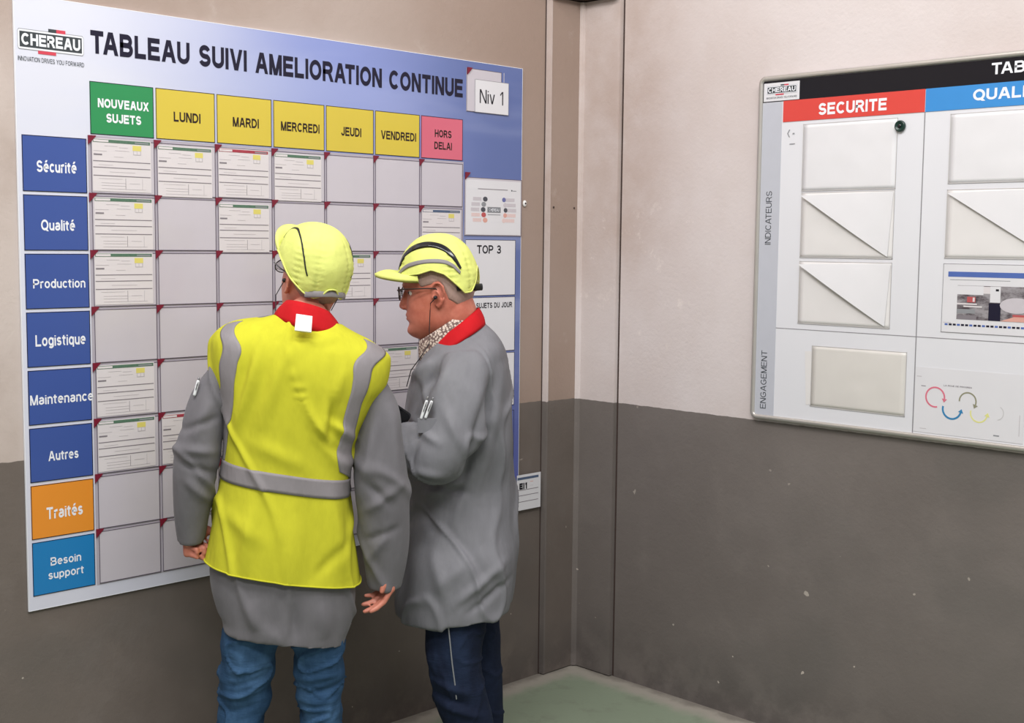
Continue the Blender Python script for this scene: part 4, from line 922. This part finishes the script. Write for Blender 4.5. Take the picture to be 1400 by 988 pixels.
# coat: trunk + sleeves as one skin
mb = MB(); mb.loft(tc.rings(150, 110, .03, 1, -.010))
def sl(x, y, ly, wpx, rd=None): p = a(x, y, ly); r = abs(a(x+wpx/2, y, ly)[0]-a(x-wpx/2, y, ly)[0])/2; return (p[0], p[1], p[2], r, rd or r)
limb(mb, [sl(326, 474, .0, 36, .045), sl(308, 504, .0, 36, .050), sl(288, 542, .0, 56, .062), sl(277, 585, -.005, 60, .066), sl(269, 630, -.005, 66, .068), sl(264, 665, .005, 60, .064), sl(262, 700, .02, 52, .058), sl(262, 738, .035, 38, .046)])
limb(mb, [sl(500, 496, .0, 36, .045), sl(512, 526, .0, 40, .050), sl(523, 562, -.005, 56, .068), sl(521, 600, -.010, 68, .072), sl(520, 650, -.010, 79, .074), sl(524, 700, .0, 72, .068), sl(527, 750, .01, 62, .060), sl(526, 802, .02, 44, .046)])
me = remesh(mb, 'coat', .0060, 5, 'grey_coat')
FC = FV+[(a(240, 612, -.05), a(296, 618, -.05), .012, .006), (a(246, 632, -.05), a(300, 650, -.05), .011, -.006), (a(252, 655, -.05), a(290, 690, -.05), .012, .006), (a(290, 545, -.04), a(262, 600, -.05), .016, .005), (a(240, 590, -.05), a(300, 570, -.05), .010, -.005),
      (a(515, 560, -.06), a(492, 690, -.07), .014, .006), (a(540, 560, -.05), a(545, 700, -.06), .016, .004), (a(500, 660, -.07), a(535, 690, -.07), .012, -.006), (a(498, 700, -.06), a(550, 660, -.06), .014, .006), (a(500, 740, -.05), a(545, 720, -.05), .012, -.005), (a(505, 770, -.04), a(530, 720, -.05), .012, .005),
      (a(345, 820, -.13), a(350, 866, -.13), .02, .006), (a(400, 825, -.13), a(402, 880, -.13), .016, -.006), (a(440, 825, -.13), a(446, 880, -.13), .02, .006)]
displace(me, FC, 1, .008, mask=lambda c: np.clip((1.36-c[:, 2])/.08, 0, 1)); coat = link(me, 'coat', pa)
# vest: open garment shell over the trunk
def vest_pt(t, q, off=.0):
    p = np.array(tv.pt(t, q, off)); return p
NT_, NQ = 190, 170; g = [[vest_pt(t, q) for q in np.linspace(0, 2*math.pi, NQ, endpoint=False)] for t in np.linspace(.0, 1, NT_)]
gp = np.array(g).reshape(-1, 3); dv = fold_field(gp, FV, 1, .006)+.002; cen = np.array([[r[:, 0].mean(), r[:, 1].mean(), r[:, 2].mean()] for r in np.array(g)]).repeat(NQ, 0)
nn = gp-cen; nn[:, 2] = 0; nn[:, 1] *= 2.2; nn /= np.linalg.norm(nn, axis=1)[:, None]+1e-9
dv = dv*1.5; tt = np.linspace(0, 1, NT_).repeat(NQ); up_w = np.clip(1-tt/.30, 0, 1)[:, None]; nn = nn*(1-up_w)+np.array([0, 0, 1.])*up_w; gp = gp+nn*dv[:, None]
VG = gp.reshape(NT_, NQ, 3); VN = nn.reshape(NT_, NQ, 3)
outer = [[tuple(p) for p in r] for r in VG[14:]]; inner = [[tuple(p) for p in r] for r in (VG-VN*.004)[14:][::-1]]
mb = MB(); mb.loft(outer+inner+[outer[0]], False); vest = mb.build('vest', pa, 'hi_vis', True)
def vsurf(ti, qi, off):
    ti = min(max(ti, 0), NT_-1.001); i = int(ti); u = ti-i; j = int(math.floor(qi)) % NQ; v = qi-math.floor(qi); k = (j+1) % NQ
    P_ = (VG[i][j]*(1-v)+VG[i][k]*v)*(1-u)+(VG[i+1][j]*(1-v)+VG[i+1][k]*v)*u; n_ = VN[i][j]; return P_+n_*off
# picture of the vest back: find (t, q) of a picture point on the near side
half = [j for j in range(NQ) if math.sin(2*math.pi*j/NQ) < .12]
def proj_local(P_):
    Wd = A.o[:, None]+A.rx[:, None]*P_[..., 0].ravel()+A.fx[:, None]*P_[..., 1].ravel(); Wd[2] += P_[..., 2].ravel()
    d = Wd.T-CAMP; z = d@FW; return (PPX+F_PX*(d@RT)/z).reshape(P_.shape[:-1]), (PPY-F_PX*(d@UP)/z).reshape(P_.shape[:-1])
UX, UY = proj_local(VG[:, half])
def find(x, y):
    d = (UX-x)**2+(UY-y)**2; i, j = np.unravel_index(np.argmin(d), d.shape); j = half[j]; return float(i), float(j+NQ if j < NQ/4 else j)
def band(curveL, curveR, name='reflective_band', n=60, m_=8, off=.0030):
    Lc = interp_rings([find(*p) for p in curveL], n); Rc = interp_rings([find(*p) for p in curveR], n); rows = []
    for k in range(n):
        f_ = [Lc[k]*(1-t)+Rc[k]*t for t in np.linspace(0, 1, m_)]
        rows.append([tuple(vsurf(p[0], p[1], off)) for p in f_]+[tuple(vsurf(p[0], p[1], -.001)) for p in f_[::-1]])
    mb = MB(); mb.loft(rows, True); return mb.build(name, vest, 'reflective', True)
band([(312, 443), (305, 470), (301, 500), (302, 530), (305, 560), (306, 600), (303, 628)], [(333, 439), (327, 470), (323, 500), (321, 530), (318, 560), (312, 590), (308, 628)])
band([(497, 463), (489, 490), (481, 520), (473, 560), (465, 600), (460, 626), (463, 645)], [(521, 474), (514, 495), (506, 520), (495, 548), (486, 585), (480, 620), (478, 655)])
# horizontal band all the way round
def tq(y_, x_): return find(x_, y_)
tl0, tr0 = find(304, 627)[0], find(476, 651)[0]; tl1, tr1 = find(301, 650)[0], find(477, 673)[0]; T0 = (tl0+tr0)/2; T1 = (tl1+tr1)/2
rows = []
for j in range(NQ+1):
    f_ = [T0*(1-t)+T1*t for t in np.linspace(0, 1, 7)]; rows.append([tuple(vsurf(t, j % NQ, .0034)) for t in f_]+[tuple(vsurf(t, j % NQ, -.001)) for t in f_[::-1]])
mb = MB(); mb.loft(rows, False); mb.build('reflective_band', vest, 'reflective', True)
# hem piping and armhole binding
mb = MB(); mb.tube([tuple(vsurf(NT_-2, j % NQ, .0015)) for j in range(0, NQ+1, 2)], .0022, n=6); mb.build('hem_binding', vest, 'hi_vis', True)
# pen on the left sleeve
def pen(loc_, top, frm, label, grp=None):
    root = thing('pen', label, 'pen', tuple(frm.o+frm.rx*loc_[0]+frm.fx*loc_[1]+np.array((0, 0, loc_[2]))), frm.rz, grp); d = np.array(top)-np.array(loc_); L_ = np.linalg.norm(d); d /= L_
    mb = MB(); mb.tube([d*0, d*L_*.8], .0042, n=12); mb.build('barrel', root, 'pen_white', True)
    mb = MB(); mb.tube([d*L_*.82, d*L_], .0026, n=8); mb.build('push_button', root, 'metal_grey', True)
    mb = MB(); mb.tube([d*L_*.78+np.array((0, -.005, 0)), d*L_*.62+np.array((0, -.0075, 0)), d*L_*.34+np.array((0, -.0065, 0))], .0016, n=6); mb.build('clip', root, 'metal_grey', True)
pen(a(266, 539, -.045), a(272, 517, -.040), A, 'white pen tucked in the left upper sleeve of the man in the yellow vest')
# trousers
mb = MB()
def lg(x, y, ly, wpx, rd=None): return sl(x, y, ly, wpx, rd)
limb(mb, [lg(352, 790, .0, 80, .08), lg(346, 840, .0, 80, .082), lg(342, 880, .0, 80, .084), lg(339, 915, .005, 76, .078), lg(335, 950, .008, 70, .073), lg(328, 985, .005, 64, .070), lg(322, 1030, -.01, 62, .066), lg(319, 1085, -.02, 60, .064), lg(318, 1116, -.02, 60, .062)])
limb(mb, [lg(428, 790, .0, 80, .08), lg(432, 840, .0, 78, .082), lg(435, 880, .0, 76, .084), lg(436, 915, .005, 70, .078), lg(437, 950, .008, 62, .073), lg(438, 985, .005, 56, .070), lg(439, 1030, -.01, 56, .066), lg(440, 1085, -.02, 56, .064), lg(440, 1116, -.02, 56, .062)])
p = a(390, 770, 0); mb.ellipsoid(p, (.140, .095, .12))
me = remesh(mb, 'trousers', .0058, 4, 'jeans')
FJ = [(a(305, 925, -.08), a(372, 905, -.08), .010, .006), (a(302, 945, -.08), a(368, 925, -.08), .009, -.006), (a(300, 960, -.08), a(366, 945, -.08), .010, .006), (a(298, 978, -.08), a(360, 968, -.08), .009, -.005), (a(400, 935, -.08), a(466, 925, -.08), .010, .006), (a(402, 955, -.08), a(468, 942, -.08), .009, -.006), (a(404, 965, -.08), a(466, 962, -.08), .009, .005), (a(405, 985, -.08), a(466, 978, -.08), .010, -.005), (a(335, 880, -.08), a(318, 960, -.08), .012, .004)]
displace(me, [(q0, q1, w_*.8, am_*.55) for q0, q1, w_, am_ in FJ], 4, .007, (9, 9, 17)); link(me, 'trousers', pa)
s0 = a(318, 1150, -.0); s1_ = a(440, 1150, -.0)
shoe(pa, s0[0], .0, (-.25, 1, 0)); shoe(pa, s1_[0], .0, (.15, 1, 0))
# body
SA = 1.0; hc = a(426, 384, .055); RA = rotm(math.radians(28), math.radians(14), math.radians(3))
HA = lambda p: hc+RA@(np.array(p, float)*SA)
mb = MB(); build_head(mb, HA)
nk = a(420, 432, .0)
limb(mb, [(*(HA((-.012, 0, -.02))), .056, .060), (*(HA((-.018, 0, -.065))), .054, .058), (nk[0], nk[1]+.012, nk[2], .058, .058), (nk[0]-.005, .005, nk[2]-.06, .075, .065)], 14)
mb.loft(tc.rings(60, 60, .06, .80, -.034))
limb(mb, [sl(330, 470, 0, 26, .03), sl(277, 585, -.005, 40), sl(266, 665, .005, 34), sl(262, 735, .035, 22)])
limb(mb, [sl(500, 490, 0, 26, .03), sl(521, 600, -.01, 42), sl(522, 690, .0, 38), sl(526, 785, .02, 24)])
limb(mb, [lg(352, 800, 0, 60), lg(342, 880, 0, 52), lg(335, 950, .008, 44), lg(322, 1030, -.01, 40), lg(318, 1140, -.02, 30)])
limb(mb, [lg(430, 800, 0, 60), lg(435, 880, 0, 50), lg(437, 950, .008, 40), lg(439, 1030, -.01, 38), lg(440, 1140, -.02, 30)])
for x_ in (318, 440): p = a(x_, 1140, 0); mb.tube([(p[0], -.03, .05), (p[0], .10, .035)], [.034, .028])
build_hand(mb, a(263, 714, .035), (.02, .10, -1), (.8, -.5, 0), (72, 100, 65), (.45, .9), .98, side=-1)
build_hand(mb, a(535, 764, .015), (-.12, -.05, -1), (-1, -.25, .1), (26, 20, 14), (.80, .35), .92, side=-1, spread=0)
me = remesh(mb, 'body', .0034, 2, 'skin'); body_a = link(me, 'body', pa)
eyes(pa, HA)
hair_shell(pa, HA, lambda d_: float(np.interp(d_, [0, 60, 75, 95, 110, 140, 180], [.085, .075, .02, .02, -.01, -.04, -.045])))
cfgA = dict(c=(.0, .045, .115, .097, .112), edge=[(0, .066), (45, .066), (75, .066), (92, .050), (112, .016), (135, -.012), (152, -.022), (163, -.014), (172, .006), (180, .008)], visor=(.078, .050, .022, .040), seams=(34, 122, 152),
            bands=[('side_seam', 'black_rubber', [(.080, .098), (.050, .128), (.010, .138), (-.035, .120), (-.068, .082), (-.086, .036)], [(.078, .095), (.050, .125), (.010, .135), (-.034, .117), (-.066, .080), (-.084, .034)], .0014)])
build_cap(pa, HA, cfgA)
mb = MB(); mb.tube([HA((-.080, .060, -.016)), HA((-.103, .034, -.008)), HA((-.110, 0, -.004)), HA((-.103, -.034, -.008)), HA((-.080, -.060, -.016))], .0024, n=12, flat=3.6); mb.build('cap_strap', pa, 'reflective', True)
glasses(pa, HA, 'gloss_black')
for s_ in (1, -1):   # earplug cord
    mb = MB(); e = HA((.002, s_*.080, -.002)); mb.ellipsoid(e, (.006, .006, .006), n=12, m=8); q_ = a(380 if s_ > 0 else 455, 408, -.0); mb.tube([e, (e*.4+np.array(q_)*.6)+np.array((-.012*s_, 0, -.01)), a(377 if s_ > 0 else 453, 424, -.02)], .0013, n=6); mb.build('earplug_cord', pa, 'black_rubber', True)
# collar: tilted ellipse rings (angle 0 = picture right, 90 = away, 270 = towards the camera)
cTL, cTR = a(391, 411, .01), a(452, 428, .01); cBL, cBR = a(374, 430, .01), a(468, 452, .01)
def ell(L_, R_, dep, dropback, dropfront):
    c = (L_+R_)/2; h_ = (R_-L_)/2
    return lambda q: c+h_*math.cos(q)+np.array((0, dep*math.sin(q), (-dropback*max(0, -math.sin(q)) if math.sin(q) < 0 else -dropfront*math.sin(q))))
collar(pa, ell(cTL, cTR, .068, -.012, .05), ell(cBL, cBR, .092, .012, .09), 'red_collar', .004, gap=(80, 110), roll=.004)
# white clip tag on the vest neckline
mb = MB(); c = a(415, 442, -.112); w2, h2 = .0225, .0215
mb.prism([(-w2, -h2*.9), (w2*.85, -h2*1.15), (w2, h2*.85), (-w2*.80, h2*1.15)], -.004, .004)
o = mb.build('collar_tag', pa, 'tag_white', False, tuple(c)); o.rotation_euler = (math.radians(-24), 0, 0); tag(o, 'white plastic tag below the red collar')

# ================= man in the grey coat, seen from his left side =================
B = Frame(620, 3.70); b = B.at
pb = thing('person', 'person in a grey coat and yellow cap, profile facing left', 'person', tuple(B.o), B.rz)
def rowb(l, r, yc, yh, e=2.2):
    p, q = b(*l), b(*r); return (p[0], p[2], q[0], q[2], yc, yh, e)
CB = [rowb((598, 450), (656, 436), .0, .055, 2), rowb((588, 464), (668, 446), .0, .085, 2.1), rowb((580, 478), (680, 458), .0, .120, 2.3), rowb((572, 494), (689, 474), .0, .155, 2.5), rowb((563, 515), (695, 500), .0, .165, 2.5),
      rowb((556, 545), (700, 535), .0, .165, 2.4), rowb((552, 600), (703, 595), .0, .158, 2.3), rowb((553, 650), (704, 650), .02, .150, 1.9), rowb((556, 688), (705, 686), .02, .155, 1.9), rowb((552, 728), (705, 724), .01, .172, 2.0), rowb((551, 766), (705, 758), .0, .200, 2.3), rowb((541, 810), (703, 800), .0, .203, 2.3), rowb((543, 838), (699, 826), .0, .203, 2.3)]
tb = Trunk(CB, 160)
mb = MB(); mb.loft(tb.rings(140, 120))
def sb(x, y, ly, wpx, rd=None): p = b(x, y, ly); r = abs(b(x+wpx/2, y, ly)[0]-b(x-wpx/2, y, ly)[0])/2; return (p[0], p[1], p[2], r, rd or r)
def spt(x, y, ly, r1, r2): p = b(x, y, ly); return (p[0], p[1], p[2], r1, r2)
limb(mb, [spt(634, 492, -.115, .062, .055), spt(630, 520, -.155, .080, .062), spt(626, 555, -.185, .088, .068), spt(620, 590, -.200, .090, .070), spt(606, 614, -.205, .084, .070), spt(586, 620, -.20, .076, .066), spt(565, 614, -.185, .068, .060), spt(545, 604, -.165, .058, .055), spt(530, 596, -.15, .045, .046)], 40, 40)
limb(mb, [spt(634, 492, .125, .062, .055), spt(626, 555, .178, .080, .066), spt(612, 612, .19, .078, .066), spt(585, 622, .17, .064, .06), spt(550, 605, .11, .054, .05), spt(535, 592, .06, .045, .045)], 34, 40)
me = remesh(mb, 'coat', .0062, 5, 'grey_coat_two')
FB = [(b(640, 470, -.16), b(668, 520, -.17), .018, .006), (b(600, 500, -.18), b(575, 540, -.18), .012, -.008), (b(590, 492, -.18), b(562, 522, -.17), .010, .007), (b(618, 492, -.19), b(585, 560, -.20), .014, .006), (b(575, 520, -.18), b(560, 570, -.2), .010, -.006), (b(560, 580, -.22), b(600, 605, -.25), .012, .007), (b(570, 600, -.24), b(556, 650, -.24), .012, -.007),
      (b(606, 560, -.24), b(640, 620, -.24), .016, .005), (b(590, 560, -.24), b(568, 600, -.24), .012, -.006), (b(560, 640, -.24), b(610, 650, -.24), .012, .006), (b(672, 525, -.19), b(628, 690, -.2), .016, -.011), (b(690, 510, -.15), b(652, 690, -.2), .018, .008), (b(660, 600, -.19), b(618, 730, -.2), .016, .006),
      (b(605, 720, -.2), b(690, 810, -.17), .016, -.004), (b(590, 760, -.2), b(612, 830, -.2), .018, .006), (b(690, 770, -.15), b(620, 828, -.2), .014, .007), (b(698, 790, -.12), b(640, 840, -.2), .010, -.006), (b(660, 700, -.19), b(665, 790, -.19), .03, .006), (b(640, 770, -.2), b(590, 810, -.2), .02, .004), (b(688, 560, -.13), b(692, 700, -.13), .025, .005)]
displace(me, FB+[(b(560, 668, -.2), b(640, 680, -.2), .012, -.010), (b(570, 700, -.2), b(600, 740, -.2), .016, -.008), (b(575, 690, -.2), b(640, 660, -.2), .012, .006)], 7, .009, (6, 6, 3.2), mask=lambda c: np.clip((1.345-c[:, 2])/.08, 0, 1)); link(me, 'coat', pb)
# trousers
mb = MB()
limb(mb, [sb(630, 770, -.085, 110, .10), sb(624, 830, -.09, 92, .092), sb(621, 870, -.092, 80, .086), sb(622, 905, -.095, 76, .080), sb(628, 945, -.095, 72, .074), sb(640, 985, -.095, 68, .068), sb(650, 1040, -.095, 62, .062), sb(655, 1085, -.095, 60, .060)])
limb(mb, [sb(634, 770, .085, 110, .10), sb(640, 830, .09, 88, .092), sb(645, 870, .09, 78, .084), sb(649, 905, .09, 74, .078), sb(655, 945, .09, 66, .072), sb(659, 985, .09, 58, .066), sb(660, 1040, .09, 56, .062), sb(660, 1085, .09, 56, .060)])
p = b(630, 765, 0); mb.ellipsoid(p, (.125, .155, .13))
me = remesh(mb, 'trousers', .006, 4, 'jeans_dark')
displace(me, [(b(585, 930, -.17), b(640, 950, -.17), .012, .006), (b(588, 950, -.17), b(640, 965, -.17), .010, -.006), (b(600, 965, -.17), b(665, 985, -.17), .012, .006), (b(585, 895, -.17), b(600, 930, -.17), .012, .005)], 9, .004, (8, 8, 12)); tr = link(me, 'trousers', pb)
mb = MB(); mb.tube([b(*q_) for q_ in ((612, 846, -.186), (615, 875, -.182), (618, 905, -.178), (622, 935, -.172), (624, 955, -.170))], .0022, n=6); o = mb.build('side_seam', tr, 'dia_grey', True); tag(o, 'pale worn side seam')
s0 = b(655, 1090, -.095); s1_ = b(660, 1090, .09); shoe(pb, s0[0]+.0, -.095, (-1, .25, 0)); shoe(pb, s1_[0]+.01, .09, (-1, .25, 0))
# body
SB = 1.07; hb = b(600, 403, -.0); RB = rotm(math.radians(80), math.radians(-5), 0)
HB = lambda p: hb+RB@(np.array(p, float)*np.array((.99, 1, 1))*SB)
mb = MB(); build_head(mb, HB, 1.0, .10)
limb(mb, [(*HB((-.030, 0, -.005)), .060, .060), (*HB((-.040, 0, -.055)), .066, .062), (*b(622, 447, .0), .070, .064), (*b(630, 470, .0), .085, .085)], 16)
mb.ellipsoid(HB((.035, 0, -.098)), (.052, .042, .026), RB)      # soft double chin
mb.loft(tb.rings(60, 60, .10, .80, -.030))
limb(mb, [spt(634, 500, -.125, .035, .035), spt(626, 555, -.178, .045, .045), spt(608, 618, -.19, .042, .042), spt(565, 622, -.178, .036, .034), spt(530, 596, -.15, .027, .027)])
limb(mb, [spt(634, 500, .125, .035, .035), spt(626, 555, .178, .045, .045), spt(612, 612, .19, .042, .042), spt(550, 605, .11, .034, .034), spt(535, 592, .06, .027, .027)])
limb(mb, [sb(624, 800, -.09, 64), sb(621, 880, -.092, 54), sb(628, 945, -.095, 48), sb(650, 1040, -.095, 40), sb(655, 1090, -.095, 32)])
limb(mb, [sb(640, 800, .09, 64), sb(645, 880, .09, 54), sb(655, 945, .09, 46), sb(660, 1040, .09, 38), sb(660, 1090, .09, 32)])
for (x_, y_, q_) in ((655, -.095, 0), (660, .09, 0)): p = b(x_, 1090, y_); mb.tube([(p[0]+.03, y_, .05), (p[0]-.09, y_+.02, .035)], [.034, .028])
hw = b(528, 594, -.148); build_hand(mb, hw, (-.75, .55, .35), (.35, .75, .25), (55, 70, 45), (.5, .5), 1.0, side=1)
hw2 = b(534, 591, .06); build_hand(mb, hw2, (-.85, -.45, .2), (.2, -.7, .5), (45, 50, 40), (.5, .5), 1.0, side=-1)
me = remesh(mb, 'body', .0034, 2, 'skin_b'); link(me, 'body', pb); eyes(pb, HB)
hair_shell(pb, HB, lambda d_: float(np.interp(d_, [0, 50, 62, 72, 84, 100, 112, 135, 180], [.09, .085, .06, .025, .03, .034, -.012, -.030, -.034])))
cfgB = dict(c=(-.003, .040, .112, .096, .128), edge=[(0, .062), (50, .060), (72, .062), (90, .070), (108, .056), (122, .030), (138, .002), (152, .004), (163, .030), (172, .062), (180, .070)], visor=(.068, .072, .028, .004), bind='cap_fabric',
            bands=[('side_trim', 'gloss_black', [(.098, .083), (.080, .117), (.045, .140), (.005, .146), (-.035, .134), (-.062, .108), (-.080, .070)], [(.097, .077), (.079, .106), (.045, .125), (.005, .131), (-.033, .119), (-.058, .096), (-.077, .066)], .0022),
                   ('reflective_band', 'reflective', [(.100, .070), (.070, .089), (.035, .097), (.0, .099), (-.035, .095), (-.060, .082), (-.078, .060)], [(.101, .060), (.070, .078), (.035, .086), (.0, .088), (-.035, .084), (-.058, .073), (-.076, .053)], .0014)])
build_cap(pb, HB, cfgB)
mb = MB(); mb.tube([HB((-.066, .070, .018)), HB((-.088, .045, .016)), HB((-.104, .0, .014)), HB((-.088, -.045, .016)), HB((-.066, -.070, .018))], .0028, n=12, flat=3.6); mb.tube([HB((-.096, .022, .014)), HB((-.112, .034, .014)), HB((-.128, .040, .014))], .0028, n=12, flat=3.6); mb.build('cap_strap', pb, 'black_rubber', True)
glasses(pb, HB, 'ink_brown')
mb = MB(); mb.tube([HB((-.008, .088, -.004)), HB((-.008, .098, -.004))], .0055, n=12); mb.tube([HB((-.008, .099, -.004)), HB((-.008, .100, -.004))], .003, n=10)
mb.tube([HB((-.006, .098, -.008)), HB((.006, .096, -.018)), b(588, 425, -.09), b(587, 450, -.10), b(587, 470, -.11), b(575, 488, -.12), b(562, 506, -.11), b(556, 528, -.10)], .0014, n=6); mb.build('earphone', pb, 'black_rubber', True)
# collars: angle 0 = back (picture right), 180 = front, 270 = near side
def ellb(Fp, Bp, dep, near=0.0): 
    c = (Fp+Bp)/2; h_ = (Bp-Fp)/2
    return lambda q: c+h_*math.cos(q)+np.array((0, dep*math.sin(q), near*abs(math.sin(q))))
collar(pb, ellb(b(573, 465), b(643, 418), .072), ellb(b(573, 492), b(656, 436), .084), 'shirt', .003, name='shirt_collar', gap=(172, 188), roll=.003)
collar(pb, ellb(b(583, 474), b(655, 420), .082), ellb(b(578, 494), b(664, 443), .112), 'red_collar', .004, gap=(165, 195), roll=.004)
# black device in the hand
dv_ = thing('handheld_device', 'small black device held before the chest of the man in the grey coat', 'device', tuple(B.o+B.rx*(b(541, 566, -.12)[0])+B.fx*(-.12)+np.array((0, 0, b(545, 566)[2]))), B.rz)
mb = MB(); mb.prism([(x, z) for x, z in rr(-.03, -.04, .03, .04, .010)], -.006, .006); o = mb.build('body', dv_, 'gloss_black'); 
mb = MB(); mb.prism([(x, z) for x, z in rr(-.027, -.035, .027, .035, .006)], .006, .0065); o2 = mb.build('screen', dv_, 'ink_black')
dv_.rotation_euler = (math.radians(18), math.radians(35), B.rz)
# pens and pocket on the near sleeve
pen(b(576, 571, -.245), b(585, 543, -.240), B, 'white pen in the sleeve pocket of the grey coat, left one of the pair', 'pens in the sleeve pocket')
pen(b(582, 570, -.247), b(592, 544, -.242), B, 'white pen in the sleeve pocket of the grey coat, right one of the pair', 'pens in the sleeve pocket')
mb = MB(); p0, p1 = b(571, 572, -.245), b(596, 592, -.250); mb.box((p0[0], -.246, p1[2]), (p1[0], -.232, p0[2])); mb.build('sleeve_pocket', pb, 'grey_coat_two')
